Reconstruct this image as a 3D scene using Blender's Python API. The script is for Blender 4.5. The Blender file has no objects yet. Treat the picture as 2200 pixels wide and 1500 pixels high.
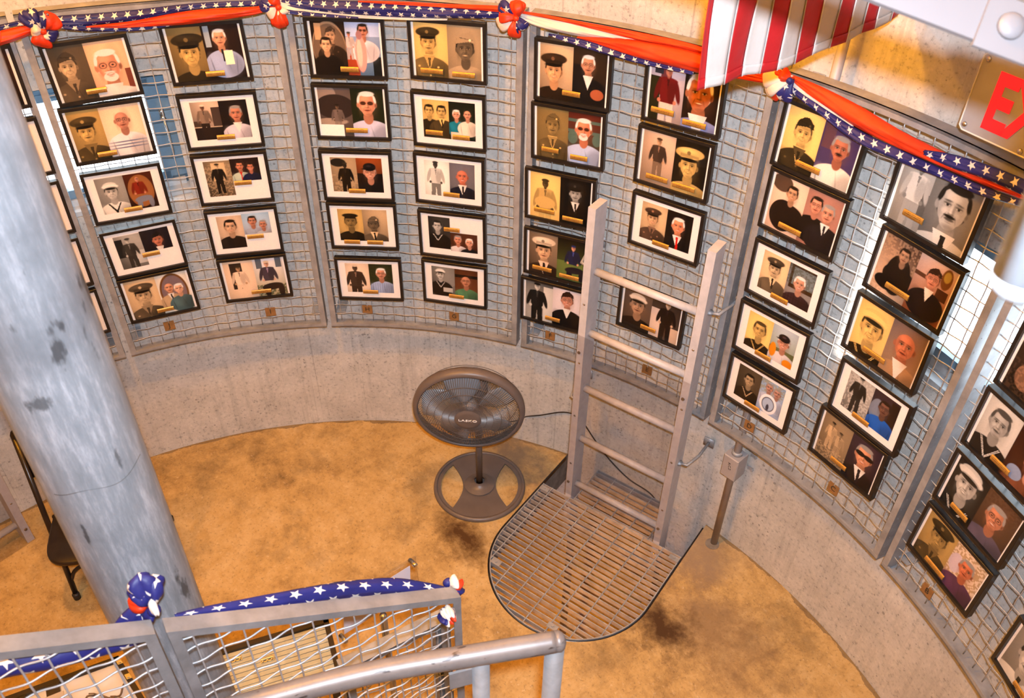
import bpy, bmesh, math, random
import numpy as np
from mathutils import Vector, Matrix
sc = bpy.context.scene
col = sc.collection
PI = math.pi
random.seed(7)
# ------------------------------------------------------------------ camera, world, lights, exposure
cam_d = bpy.data.cameras.new('camera'); cam = bpy.data.objects.new('camera', cam_d); col.objects.link(cam)
CR, CU, CF = Vector((-.5667,-.8238,.0141)), Vector((.5347,-.3546,.767)), Vector((.6269,-.4422,-.6414))
CP = Vector((-1.23, 0, 3.374))
cam.matrix_world = Matrix(((CR.x,CU.x,-CF.x,CP.x),(CR.y,CU.y,-CF.y,CP.y),(CR.z,CU.z,-CF.z,CP.z),(0,0,0,1)))
cam_d.sensor_width = 36; cam_d.lens = 30.64; cam_d.clip_start = .03
cam_d.dof.use_dof = True; cam_d.dof.focus_distance = 3.3; cam_d.dof.aperture_fstop = 6.3
sc.camera = cam
w = bpy.data.worlds.new('sky'); sc.world = w; w.use_nodes = True
bg = w.node_tree.nodes['Background']; bg.inputs[0].default_value = (.80,.91,1,1); bg.inputs[1].default_value = 9.0
def lamp(name, loc, power, color, radius=.05, kind='POINT', size=None, target=None):
    d = bpy.data.lights.new(name, kind); d.energy = power; d.color = color
    if kind == 'POINT': d.shadow_soft_size = radius
    if kind == 'SPOT':
        d.shadow_soft_size = radius; d.spot_size = size; d.spot_blend = .5
    if kind == 'AREA': d.size = size
    o = bpy.data.objects.new(name, d); o.location = loc
    if kind == 'SPOT': d.spot_blend = 1.0
    if kind == 'SUN': d.angle = .009
    if target is not None: o.rotation_euler = (Vector(target)-Vector(loc)).to_track_quat('-Z','Y').to_euler()
    col.objects.link(o); return o
WARM = (1.0,.395,.02)
FL = CP - CF*.12 + CR*.03 + CU*.09
lamp('camera_flash', FL, 520, (.83,.95,1.10), .025, 'SPOT', math.radians(112), FL+CF)
lamp('ceiling_lamp_light', (.55,-.10,4.35), 290, WARM, .06)
lamp('right_wall_lamp_light', (.75,-1.55,3.75), 62, WARM, .05)
lamp('wall_lamp_light', (1.3,1.0,4.0), 160, WARM, .06)
lamp('lower_room_light', (.75,-.8,-2.0), 62, (1,.33,.015), .1)
lamp('sun', (-1,4,5), 14, (1,.97,.92), kind='SUN', target=(-1+.65,4-4.72,5-1.5))
sc.view_settings.view_transform = 'Standard'; sc.view_settings.look = 'None'
sc.view_settings.exposure = 0.0; sc.view_settings.gamma = 1; sc.view_settings.use_curve_mapping = False
# ------------------------------------------------------------------ helpers
def mk(name, verts, faces, mat, parent=None, smooth=False, loc=None, kind=None):
    me = bpy.data.meshes.new(name); me.from_pydata([tuple(v) for v in verts], [], faces); me.update()
    return mo(name, me, mat, parent, smooth, loc, kind)
def mo(name, me, mat, parent=None, smooth=False, loc=None, kind=None):
    if mat is not None and len(me.materials) == 0: me.materials.append(mat)
    if smooth: me.polygons.foreach_set('use_smooth', [True]*len(me.polygons))
    o = bpy.data.objects.new(name, me); col.objects.link(o)
    if parent is not None:
        o.parent = parent
        if loc is None and parent.get('_w'):            # verts given in world space
            o.matrix_parent_inverse = parent.matrix_basis.inverted()
    if loc is not None: o.location = loc
    if kind: o['kind'] = kind
    return o
def thing(name, label, cat, loc=(0,0,0), rot=None, group=None, world=True):
    o = bpy.data.objects.new(name, None); o.empty_display_size = .05; col.objects.link(o)
    o.location = loc
    if rot is not None: o.rotation_euler = rot
    o['label'] = label; o['category'] = cat
    if group: o['group'] = group
    if world: o['_w'] = 1
    return o
def struct(o): o['kind'] = 'structure'; return o
def tag(o, label, cat, group=None, kind=None):
    o['label'] = label; o['category'] = cat
    if group: o['group'] = group
    if kind: o['kind'] = kind
    return o
def join(*parts):
    V, F = [], []
    for v, f in parts:
        n = len(V); V += list(v); F += [tuple(i+n for i in q) for q in f]
    return V, F
def box(c, s, X=(1,0,0), Y=(0,1,0), Z=(0,0,1)):
    c, X, Y, Z = Vector(c), Vector(X), Vector(Y), Vector(Z); V = []
    for k in (-1,1):
        for a, b in ((-1,-1),(1,-1),(1,1),(-1,1)): V.append(c+X*(a*s[0]/2)+Y*(b*s[1]/2)+Z*(k*s[2]/2))
    return V, [(3,2,1,0),(4,5,6,7),(0,1,5,4),(1,2,6,5),(2,3,7,6),(3,0,4,7)]
def boxpts(p8):  # 4 bottom, 4 top
    return [Vector(q) for q in p8], [(3,2,1,0),(4,5,6,7),(0,1,5,4),(1,2,6,5),(2,3,7,6),(3,0,4,7)]
def tube(pts, r, n=8, closed=False, caps=True):
    pts = [Vector(q) for q in pts]; m = len(pts); V, F = [], []
    rr = r if isinstance(r, (list,tuple)) else [r]*m
    up = None
    for i, q in enumerate(pts):
        if closed: t = pts[(i+1)%m]-pts[i-1]
        else: t = pts[min(i+1,m-1)]-pts[max(i-1,0)]
        t.normalize()
        if up is None:
            a = Vector((0,0,1)) if abs(t.z) < .9 else Vector((1,0,0)); up = (a-t*a.dot(t)).normalized()
        else: up = (up-t*up.dot(t)).normalized()
        s = t.cross(up)
        for k in range(n):
            an = 2*PI*k/n; V.append(q+(up*math.cos(an)+s*math.sin(an))*rr[i])
    for i in range(m if closed else m-1):
        j = (i+1) % m
        for k in range(n):
            k2 = (k+1) % n; F.append((i*n+k, i*n+k2, j*n+k2, j*n+k))
    if caps and not closed:
        F.append(tuple(range(n-1,-1,-1))); F.append(tuple((m-1)*n+k for k in range(n)))
    return V, F
def lathe(prof, n=32, M=None, caps=True):
    V, F = [], []
    for r, z in prof:
        for k in range(n):
            a = 2*PI*k/n; V.append(Vector((r*math.cos(a), r*math.sin(a), z)))
    for i in range(len(prof)-1):
        for k in range(n):
            k2 = (k+1)%n; F.append((i*n+k, i*n+k2, (i+1)*n+k2, (i+1)*n+k))
    if caps:
        F.append(tuple(range(n-1,-1,-1))); F.append(tuple((len(prof)-1)*n+k for k in range(n)))
    if M is not None: V = [M @ v for v in V]
    return V, F
def cp(th, R, z): return Vector((R*math.cos(th), R*math.sin(th), z))
def nt(th): return Vector((math.cos(th), math.sin(th), 0)), Vector((math.sin(th), -math.cos(th), 0))
def arc(R0, R1, z0, z1, a, b, N=24):
    V, F = [], []
    for i in range(N+1):
        t = a+(b-a)*i/N
        V += [cp(t,R0,z0), cp(t,R1,z0), cp(t,R1,z1), cp(t,R0,z1)]
    for i in range(N):
        for k in range(4):
            F.append((i*4+k, i*4+(k+1)%4, i*4+4+(k+1)%4, i*4+4+k))
    F.append((3,2,1,0)); F.append(tuple(N*4+k for k in range(4)))
    return V, F
def frame_M(th, R, z, ti=0.):   # local X right, Y up, Z towards the room
    n, t = nt(th); up = Vector((0,0,1)); M = Matrix((t, up, -n)).transposed().to_4x4()
    M = Matrix.Translation(cp(th,R,z)) @ M @ Matrix.Rotation(ti, 4, 'Z'); return M
def text_mesh(s, size, depth=.0006, off=0.):
    cu = bpy.data.curves.new('txt', 'FONT'); cu.body = s; cu.size = size; cu.extrude = depth
    cu.align_x = 'CENTER'; cu.align_y = 'CENTER'; cu.resolution_u = 3; cu.offset = off
    o = bpy.data.objects.new('txt', cu); col.objects.link(o)
    me = bpy.data.meshes.new_from_object(o.evaluated_get(bpy.context.evaluated_depsgraph_get()))
    bpy.data.objects.remove(o); bpy.data.curves.remove(cu); me.materials.clear(); return me
# ------------------------------------------------------------------ materials
class NT:
    def __init__(s, name):
        s.m = bpy.data.materials.new(name); s.m.use_nodes = True; s.t = s.m.node_tree
        s.b = s.t.nodes['Principled BSDF']; s.o = s.t.nodes['Material Output']
    def n(s, ty, **kw):
        x = s.t.nodes.new(ty)
        for k, v in kw.items():
            if k in x.inputs: x.inputs[k].default_value = v
            else: setattr(x, k, v)
        return x
    def l(s, a, b): s.t.links.new(a, b)
    def coord(s, scale=(1,1,1), kind='Object'):
        tc = s.n('ShaderNodeTexCoord'); mp = s.n('ShaderNodeMapping'); mp.inputs['Scale'].default_value = scale
        s.l(tc.outputs[kind], mp.inputs['Vector']); return mp.outputs[0]
    def noise(s, scale, vec, detail=4, rough=.6, dist=0.):
        x = s.n('ShaderNodeTexNoise'); x.inputs['Scale'].default_value = scale; x.inputs['Detail'].default_value = detail
        x.inputs['Roughness'].default_value = rough; x.inputs['Distortion'].default_value = dist
        s.l(vec, x.inputs['Vector']); return x.outputs['Fac']
    def ramp(s, fac, stops):
        x = s.n('ShaderNodeValToRGB'); e = x.color_ramp.elements
        while len(e) < len(stops): e.new(.5)
        for q, (p, c) in zip(e, stops): q.position = p; q.color = (*c, 1) if len(c) == 3 else c
        s.l(fac, x.inputs[0]); return x.outputs[0]
    def math(s, op, a, b=None, c=None):
        x = s.n('ShaderNodeMath', operation=op)
        for i, q in enumerate((a, b, c)):
            if q is None: continue
            if isinstance(q, (int, float)): x.inputs[i].default_value = q
            else: s.l(q, x.inputs[i])
        return x.outputs[0]
    def mix(s, f, a, b, bt='MIX'):
        x = s.n('ShaderNodeMix', data_type='RGBA', blend_type=bt)
        for i, q in ((0,f),(6,a),(7,b)):
            if isinstance(q, (int, float)): x.inputs[i].default_value = q
            elif isinstance(q, tuple): x.inputs[i].default_value = (*q, 1)
            else: s.l(q, x.inputs[i])
        return x.outputs[2]
    def bump(s, h, st, d=.01):
        x = s.n('ShaderNodeBump'); x.inputs['Strength'].default_value = st; x.inputs['Distance'].default_value = d
        s.l(h, x.inputs['Height']); s.l(x.outputs[0], s.b.inputs['Normal'])
def simple(name, c, rough=.5, metal=0., var=.0, scale=20, bump=0., spec=None, stretch=(1,1,1)):
    q = NT(name); q.b.inputs['Roughness'].default_value = rough; q.b.inputs['Metallic'].default_value = metal
    if spec is not None: q.b.inputs['Specular IOR Level'].default_value = spec
    v = q.coord(stretch); f = q.noise(scale, v)
    lo = tuple(max(0,x*(1-var)) for x in c); hi = tuple(min(1,x*(1+var)) for x in c)
    q.l(q.ramp(f, [(.3,lo),(.7,hi)]), q.b.inputs['Base Color'])
    if bump: q.bump(f, bump)
    return q.m
def concrete(name, a, b, pits=True, streak=True):
    q = NT(name); q.b.inputs['Roughness'].default_value = .85; q.b.inputs['Specular IOR Level'].default_value = .25
    v = q.coord(); f1 = q.noise(2.2, v, 6, .65); f2 = q.noise(60, v, 3, .7); f3 = q.noise(9, v, 5, .6)
    c = q.ramp(q.math('ADD', q.math('MULTIPLY', f1, .6), q.math('MULTIPLY', f3, .4)), [(.35,a),(.65,b)])
    if streak:
        vs = q.coord((7,7,.35)); fs = q.noise(3., vs, 5, .7); c = q.mix(q.ramp(fs, [(.52,(0,0,0)),(.75,(.55,)*3)]), c, tuple(x*.62 for x in a))
        vt = q.coord((30,30,.25)); ft = q.noise(2., vt, 2, .5); c = q.mix(q.ramp(ft, [(.66,(0,0,0)),(.72,(.45,)*3)]), c, tuple(x*.6 for x in a))
    sp = q.ramp(f2, [(.30,(.45,)*3),(.44,(.95,)*3),(.58,(1,1,1)),(.72,(1.25,1.22,1.18))])
    c = q.mix(.7, c, sp, 'MULTIPLY')
    if pits:
        vo = q.n('ShaderNodeTexVoronoi'); vo.inputs['Scale'].default_value = 34; q.l(v, vo.inputs['Vector'])
        pn = q.noise(7, v, 2)
        pm = q.math('LESS_THAN', vo.outputs['Distance'], q.math('MULTIPLY', q.math('SUBTRACT', pn, .42), .85))
        c = q.mix(q.math('MULTIPLY', pm, .6), c, tuple(x*.35 for x in a))
    q.l(c, q.b.inputs['Base Color']); q.bump(q.math('ADD', f2, q.math('MULTIPLY', f3, 1.5)), .5, .004)
    return q.m
M_WALL = concrete('concrete_wall', (.40,.385,.36), (.55,.53,.50))
M_CEIL = concrete('concrete_ceiling', (.32,.31,.29), (.42,.40,.37), streak=False)
def floor_mat():
    q = NT('stained_floor'); q.b.inputs['Roughness'].default_value = .62; q.b.inputs['Specular IOR Level'].default_value = .35
    v = q.coord(); f1 = q.noise(1.7, v, 10, .74, .5); f2 = q.noise(12, v, 8, .8); f3 = q.noise(70, v, 4, .7)
    c = q.ramp(q.math('ADD', q.math('MULTIPLY', f1, .6), q.math('MULTIPLY', f2, .4)), [(.35,(.13,.080,.030)),(.43,(.30,.19,.070)),(.51,(.43,.285,.11)),(.64,(.52,.38,.19))])
    c = q.mix(q.ramp(f3, [(.55,(0,0,0)),(.68,(.55,)*3)]), c, (.13,.085,.035)); c = q.mix(q.ramp(q.noise(45, v, 3, .7), [(.60,(0,0,0)),(.70,(.35,)*3)]), c, (.62,.50,.34))
    f5 = q.noise(2.6, q.coord((1,1,1)), 6, .7); c = q.mix(q.ramp(f5, [(.52,(0,0,0)),(.66,(.6,)*3)]), c, (.15,.10,.045))
    sx = q.n('ShaderNodeSeparateXYZ'); tc = q.n('ShaderNodeTexCoord'); q.l(tc.outputs['Object'], sx.inputs[0])
    f4 = q.noise(6, v, 5, .7)
    for (x, y, rx, ry, colr, st) in ((.0,-1.95,.42,.30,(.17,.105,.055),.75),(1.33,-1.85,.34,.20,(.16,.12,.085),.85),(.36,-2.2,.28,.28,(.24,.175,.12),.8),(.62,-1.0,.30,.16,(.22,.14,.06),.6),(1.04,-1.33,.24,.12,(.06,.026,.006),1.),(.14,-1.80,.20,.15,(.05,.022,.006),1.)):
        dx = q.math('DIVIDE', q.math('SUBTRACT', sx.outputs[0], x), rx); dy = q.math('DIVIDE', q.math('SUBTRACT', sx.outputs[1], y), ry)
        d = q.math('ADD', q.math('SQRT', q.math('ADD', q.math('MULTIPLY', dx, dx), q.math('MULTIPLY', dy, dy))), q.math('MULTIPLY', q.math('SUBTRACT', f4, .5), 2.2))
        c = q.mix(q.ramp(d, [(.15,(st,)*3),(1.0,(0,0,0))]), c, colr)
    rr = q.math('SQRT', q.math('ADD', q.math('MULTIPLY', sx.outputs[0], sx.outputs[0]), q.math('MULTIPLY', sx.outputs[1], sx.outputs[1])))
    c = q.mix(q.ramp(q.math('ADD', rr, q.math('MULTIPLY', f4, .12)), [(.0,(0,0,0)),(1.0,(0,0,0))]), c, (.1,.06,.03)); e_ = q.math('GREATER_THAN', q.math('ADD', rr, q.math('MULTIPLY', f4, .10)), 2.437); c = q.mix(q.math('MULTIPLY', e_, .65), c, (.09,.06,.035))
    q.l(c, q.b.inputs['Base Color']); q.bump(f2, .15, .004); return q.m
M_FLOOR = floor_mat()
M_EDGE = simple('slab_edge', (.16,.14,.12), .9, var=.4, scale=18)
M_NEAR = simple('railing_steel_darkened_for_flash', (.20,.205,.215), .5, .3, .25, 14, .1)  # same steel as the galvanised, colour darkened to offset the close flash
M_GALV = simple('galvanised_steel', (.32,.33,.35), .5, .35, .28, 14, .1)
M_GALV2 = simple('galvanised_wire', (.36,.36,.37), .45, .4, .15, 30)
M_ANGLE = simple('painted_angle_iron', (.27,.27,.28), .5, .25, .25, 16, .1)
def post_mat():
    q = NT('scuffed_galvanised_pipe'); q.b.inputs['Roughness'].default_value = .5; q.b.inputs['Metallic'].default_value = .25
    v = q.coord((6,6,.9)); v2 = q.coord(); f = q.noise(9, v, 8, .75); g = q.noise(3.4, v2, 5, .6); h = q.noise(22, q.coord((1,1,.3)), 4, .6)
    c = q.ramp(f, [(.3,(.15,.17,.19)),(.5,(.21,.23,.255)),(.68,(.36,.375,.41))])
    c = q.mix(q.ramp(g, [(.50,(0,0,0)),(.66,(.65,)*3)]), c, (.11,.12,.135))
    c = q.mix(q.ramp(q.math('MULTIPLY', h, g), [(.36,(0,0,0)),(.40,(.8,)*3)]), c, (.03,.032,.035))
    tc = q.n('ShaderNodeTexCoord'); sx = q.n('ShaderNodeSeparateXYZ'); q.l(tc.outputs['Object'], sx.inputs[0]); nn = q.noise(60, q.coord((1,1,.35)), 4, .7)
    for y0, z0, ry, rz, th_ in ((-.066,1.765,.012,.055,.9),(.040,2.37,.022,.02,.75),(-.04,2.19,.006,.03,.7),(.06,2.03,.004,.04,.9)):
        a_ = q.math('DIVIDE', q.math('SUBTRACT', sx.outputs[1], y0), ry); b_ = q.math('DIVIDE', q.math('SUBTRACT', sx.outputs[2], z0), rz)
        d_ = q.math('ADD', q.math('SQRT', q.math('ADD', q.math('MULTIPLY', a_, a_), q.math('MULTIPLY', b_, b_))), q.math('MULTIPLY', q.math('SUBTRACT', nn, .5), 3.2)); c = q.mix(q.ramp(d_, [(.35,(th_,)*3),(.9,(0,0,0))]), c, (.045,.05,.055))
    q.l(c, q.b.inputs['Base Color']); q.bump(f, .15, .003); return q.m
M_POST = post_mat()
def hand_mat():
    q = NT('worn_handrail'); q.b.inputs['Roughness'].default_value = .42; q.b.inputs['Metallic'].default_value = .2
    v = q.coord((1,1,1)); f = q.noise(9, v, 6, .7); g = q.noise(28, q.coord((1,.45,3)), 3, .6)
    c = q.ramp(f, [(.3,(.12,.108,.105)),(.7,(.19,.172,.165))])
    c = q.mix(q.ramp(g, [(.63,(0,0,0)),(.66,(.9,)*3)]), c, (.03,.022,.02))
    q.l(c, q.b.inputs['Base Color']); return q.m
M_HAND = hand_mat()
M_LADDER = simple('grey_painted_wood', (.46,.45,.475), .55, 0, .10, 25, .08)
M_RUNG = simple('grey_painted_rung', (.47,.45,.455), .45, 0, .15, 18)
M_BLACK = simple('black_satin_frame', (.008,.007,.007), .35, 0, .3, 30)
M_MATB = simple('black_backing', (.02,.02,.02), .8)
M_DARKS = simple('black_steel', (.02,.014,.011), .28, .3, .3, 20)
M_FAN = simple('brown_grey_plastic', (.105,.085,.078), .42, 0, .12, 12)
M_FANG = simple('fan_grille_plastic', (.085,.072,.068), .4, 0, .1, 12)
M_BLADE = simple('fan_blade_plastic', (.24,.25,.27), .35)
M_WHITEP = simple('white_print', (.8,.8,.8), .5)
M_BLUE = simple('blue_window_steel', (.16,.26,.36), .45, .2, .15, 10)
M_SILL = simple('pale_sill', (.42,.44,.46), .7, 0, .15, 12)
M_WHITE = simple('white_painted_steel', (.16,.152,.16), .4, 0, .05, 6)
M_BROWNT = simple('brown_tag', (.20,.10,.035), .5, 0, .2, 40)
M_INK = simple('dark_ink', (.02,.015,.01), .6)
M_CHROME = simple('chrome', (.6,.6,.6), .2, 1.)
M_CHROME2 = simple('bright_steel', (.50,.60,.70), .3, .5, .1, 30)
M_BEIGE = simple('beige_beadboard', (.31,.305,.225), .7, 0, .08, 40)
M_WHITEB = simple('white_lining', (.42,.43,.47), .7, 0, .04, 10)
M_RUST = simple('rusty_iron', (.12,.08,.05), .8, .2, .5, 60)
M_PAPER = simple('lilac_paper', (.60,.56,.62), .8, 0, .03, 8)
M_CORD = simple('black_cord', (.012,.008,.007), .5)
M_BOX = simple('grey_junction_box', (.31,.295,.305), .5, .1, .08, 15)
M_WOOD = simple('brown_slab', (.46,.22,.05), .8, 0, .2, 8)
def glass(name, tint=(1,1,1), fr=1.45, tr=.93):
    q = NT(name); q.t.nodes.remove(q.b)
    t = q.n('ShaderNodeBsdfTransparent'); t.inputs[0].default_value = (*[x*tr for x in tint], 1)
    g = q.n('ShaderNodeBsdfGlossy'); g.inputs['Roughness'].default_value = .02; f = q.n('ShaderNodeFresnel'); f.inputs[0].default_value = fr
    m = q.n('ShaderNodeMixShader'); gm = q.n('ShaderNodeNewGeometry'); q.l(q.math('MULTIPLY', f.outputs[0], q.math('SUBTRACT', 1., gm.outputs['Backfacing'])), m.inputs[0]); q.l(t.outputs[0], m.inputs[1]); q.l(g.outputs[0], m.inputs[2]); q.l(m.outputs[0], q.o.inputs[0]); return q.m
M_GLASS = glass('clear_glass', fr=1.3, tr=.98); M_ACRYL = glass('acrylic_sheet', (.96,.95,.95), 1.3, .96); M_ACRE = simple('acrylic_edge', (.55,.55,.5), .15)
def sign_mat():
    q = NT('smoked_acrylic_sign'); q.b.inputs['Base Color'].default_value = (.36,.32,.31,1); q.b.inputs['Roughness'].default_value = .28
    v = q.coord(); f = q.noise(14, v, 3); q.l(q.ramp(f, [(.3,(.25,.24,.25)),(.7,(.30,.29,.30))]), q.b.inputs['Base Color']); return q.m
M_SIGN = sign_mat()
def red_lit():
    q = NT('lit_red_letter'); q.b.inputs['Base Color'].default_value = (.45,.004,.006,1); q.b.inputs['Emission Color'].default_value = (1,.016,.02,1); q.b.inputs['Emission Strength'].default_value = .85; return q.m
M_REDL = red_lit()
def gold():
    q = NT('brass_nameplate'); q.b.inputs['Metallic'].default_value = .55; q.b.inputs['Roughness'].default_value = .38
    tc = q.n('ShaderNodeTexCoord'); sx = q.n('ShaderNodeSeparateXYZ'); q.l(tc.outputs['Object'], sx.inputs[0])
    ln = q.math('GREATER_THAN', q.math('SINE', q.math('MULTIPLY', sx.outputs[1], 2*PI/.0058)), .25)
    inside = q.math('LESS_THAN', q.math('ABSOLUTE', sx.outputs[0]), .029); iny = q.math('LESS_THAN', q.math('ABSOLUTE', sx.outputs[1]), .0075)
    nz = q.math('GREATER_THAN', q.noise(420, tc.outputs['Object'], 1), .47)
    k = q.math('MULTIPLY', q.math('MULTIPLY', ln, nz), q.math('MULTIPLY', inside, iny))
    q.l(q.mix(q.math('MULTIPLY', k, .8), (.44,.24,.055), (.09,.04,.01)), q.b.inputs['Base Color']); return q.m
M_GOLD = gold()
def vcol():
    q = NT('photo_print'); a = q.n('ShaderNodeVertexColor'); a.layer_name = 'Col'; q.l(a.outputs[0], q.b.inputs['Base Color'])
    q.b.inputs['Roughness'].default_value = .45; q.b.inputs['Specular IOR Level'].default_value = .2; return q.m
M_PRINT = vcol()
def cloth(name, c, c2):
    q = NT(name); q.b.inputs['Roughness'].default_value = .5; q.b.inputs['Specular IOR Level'].default_value = .3
    f = q.noise(13, q.coord((1,1,1)), 4); q.l(q.ramp(f, [(.3,c),(.7,c2)]), q.b.inputs['Base Color']); q.bump(f, .35, .01); return q
M_RED = cloth('red_satin', (.48,.024,.004), (.58,.036,.007)).m
M_WCL = cloth('cream_satin', (.50,.44,.39), (.60,.53,.47)).m
def star_cloth():
    q = cloth('blue_star_satin', (.010,.011,.085), (.016,.018,.13))
    uv = q.n('ShaderNodeUVMap'); sx = q.n('ShaderNodeSeparateXYZ'); q.l(uv.outputs[0], sx.inputs[0])
    P = .044
    row = q.math('FLOOR', q.math('DIVIDE', sx.outputs[1], .032))
    ux = q.math('SUBTRACT', q.math('FRACT', q.math('ADD', q.math('DIVIDE', sx.outputs[0], P), q.math('MULTIPLY', row, .5))), .5)
    uy = q.math('MULTIPLY', q.math('SUBTRACT', q.math('FRACT', q.math('DIVIDE', sx.outputs[1], .032)), .5), .032/P)
    an = q.math('ARCTAN2', ux, uy); r = q.math('SQRT', q.math('ADD', q.math('MULTIPLY', ux, ux), q.math('MULTIPLY', uy, uy)))
    m = q.math('ABSOLUTE', q.math('SUBTRACT', q.math('FLOORED_MODULO', q.math('ADD', an, PI/5), 2*PI/5), PI/5))
    X = q.math('MULTIPLY', r, q.math('COSINE', m)); Y = q.math('MULTIPLY', r, q.math('SINE', m))
    Ro, Ri = .29, .118; ix, iy = Ri*math.cos(PI/5), Ri*math.sin(PI/5)
    # line (Ro,0)-(ix,iy): inside when  iy*(X-Ro) + (Ro-ix)*Y < 0
    e = q.math('ADD', q.math('MULTIPLY', q.math('SUBTRACT', X, Ro), iy), q.math('MULTIPLY', Y, Ro-ix))
    k = q.math('LESS_THAN', e, 0.)
    old = q.b.inputs['Base Color'].links[0].from_socket
    q.l(q.mix(k, old, (.56,.51,.46)), q.b.inputs['Base Color']); return q.m
M_STAR = star_cloth()
CL = {'R': M_RED, 'W': M_WCL, 'B': M_STAR}
CLN = {'R': 'red_band', 'W': 'white_band', 'B': 'starred_blue_band'}
# ------------------------------------------------------------------ the room
RW, RO = 2.40, 2.64
TH = [.268, -.1361, -.5402, -.9477, -1.3639, -1.7544, -2.1585]
ZB, ZT = .764, 2.306
LT = -1.218                                   # direction of the hatch and the tall ladder
ln_, lt_ = nt(LT)
def LP(s, t, z): return ln_*t + lt_*s + Vector((0,0,z))
def wall_mesh(z0, z1, zs, holes, N=180):
    """inner + outer skins of a round wall with window openings and reveals; angles snapped to the openings"""
    ang = sorted(set([round(2*PI*i/N,5) for i in range(N)] + [round(a % (2*PI),5) for h in holes for a in h[:2]]))
    V, F = [], []; n = len(ang); zz = sorted(set([z0,z1]+zs)); m = len(zz)
    for R in (RW, RO):
        for a in ang:
            for z in zz: V.append(cp(a,R,z))
    def inh(a, z):
        for (h0, h1, hz0, hz1) in holes:
            w0, w1 = h0 % (2*PI), h1 % (2*PI)
            ina = (w0 < a < w1) if w0 < w1 else (a > w0 or a < w1)
            if ina and hz0 < z < hz1: return True
        return False
    def cell(i, j):
        a0 = ang[i % n]; a1 = ang[(i+1) % n]
        if a1 < a0: a1 += 2*PI
        return inh(((a0+a1)/2) % (2*PI), (zz[j]+zz[j+1])/2) if 0 <= j < m-1 else False
    def vi(s, i, j): return s*n*m + (i % n)*m + j
    for i in range(n):
        for j in range(m-1):
            if cell(i,j): 
                if not cell(i-1,j): F.append((vi(0,i,j),vi(0,i,j+1),vi(1,i,j+1),vi(1,i,j)))
                if not cell(i+1,j): F.append((vi(0,i+1,j+1),vi(0,i+1,j),vi(1,i+1,j),vi(1,i+1,j+1)))
                if not cell(i,j-1): F.append((vi(0,i,j),vi(1,i,j),vi(1,i+1,j),vi(0,i+1,j)))
                if not cell(i,j+1): F.append((vi(0,i,j+1),vi(0,i+1,j+1),vi(1,i+1,j+1),vi(1,i,j+1)))
            else:
                F.append((vi(0,i,j),vi(0,i,j+1),vi(0,i+1,j+1),vi(0,i+1,j)))
                F.append((vi(1,i,j),vi(1,i+1,j),vi(1,i+1,j+1),vi(1,i,j+1)))
    return V, F
WIN = [(-.325,.08,1.43,1.985), (-1.965,-1.556,1.43,1.985)]
ZC = 5.0
struct(mk('wall_round', *wall_mesh(-2.7, ZC, [1.43,1.985,0.,-.25,2.82,3.62], WIN+[(1.794,1.831,2.82,3.62)]), M_WALL))  # last opening is an added unseen slot that lets in the sun strip
V, F = lathe([(RO,ZC),(RO,ZC+.2)], 96); struct(mk('ceiling', V, F, M_CEIL))
V, F = lathe([(RO,-2.9),(RO,-2.7)], 96); struct(mk('floor_lower', V, F, M_WOOD))
# floor slab with D shaped hatch that runs to the wall
HR, HT = .40, 1.785
a0 = LT + math.asin(HR/RW); a1 = LT - math.asin(HR/RW)
loop = [cp(a0+(a1+2*PI-a0)*i/200, RW, 0) for i in range(201)]
loop += [LP(-HR if False else math.cos(PI*i/40)*HR, HT - math.sin(PI*i/40)*HR, 0) for i in range(41)]
n = len(loop)
V = loop + [q - Vector((0,0,.2)) for q in loop]
struct(mk('floor', V, [tuple(range(n)), tuple(range(2*n-1,n-1,-1))], M_FLOOR))
struct(mk('trim_1', V, [(i, i+n, (i+1)%n+n, (i+1)%n) for i in range(n)], M_EDGE))
# windows
for wi, (h0, h1, z0, z1) in enumerate(WIN):
    thc = (h0+h1)/2; M = frame_M(thc, 2.50, (z0+z1)/2); W = 2*2.50*math.sin((h1-h0)/2)+.02; H = z1-z0
    e = bpy.data.objects.new('window_%d' % (wi+1), None); col.objects.link(e); e.matrix_world = M; e['kind'] = 'structure'
    fw_ = .085
    parts = [box((0,H/2-.025,0),(W,.05,.05)), box((0,-H/2+.03,0),(W,.06,.05)), box((-W/2+fw_/2,0,0),(fw_,H,.05)), box((W/2-fw_/2,0,0),(fw_,H,.05))]
    mo_ = mk('window_frame', *join(*parts), M_BLUE, e, loc=(0,0,0))
    q = W/2-fw_
    sash = [box((sx*q/2, H/2-.062,.02),(q,.03,.03)) for sx in (-1,1)]+[box((sx*q/2,-H/2+.075,.02),(q,.035,.03)) for sx in (-1,1)]+[box((sx*(q-.012),0,.02),(.028,H-.1,.03)) for sx in (-1,1)]
    mk('sash', *join(*sash), M_BLUE, e, loc=(0,0,0))
    mk('mullion', *box((0,0,.01),(.022,H-.1,.04)), M_BLUE, e, loc=(0,0,0))
    for s_ in (-1,1): mk('glass_pane', *box((s_*q/2,0,-.01),(q-.03,H-.12,.005)), M_GLASS, e, loc=(0,0,0))
    mk('window_sill', *join(box((0,-H/2+.012,.055),(W-.04,.02,.08)), box((0,-H/2+.035,.03),(W-.06,.03,.02))), M_SILL, e, loc=(0,0,0))
    hx = W/2-.06
    V, F = join(lathe([(.012,0),(.012,.014)],12,Matrix.Translation((hx,.05,.026))), tube([(hx,.05,.04),(hx+.004,.0,.052),(hx+.004,-.09,.055),(hx,-.12,.045),(hx,-.13,.03)],.0065,8), box((hx,.075,.03),(.02,.03,.01)))
    mk('handle', V, F, M_CHROME, e, True, loc=(0,0,0))
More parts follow.
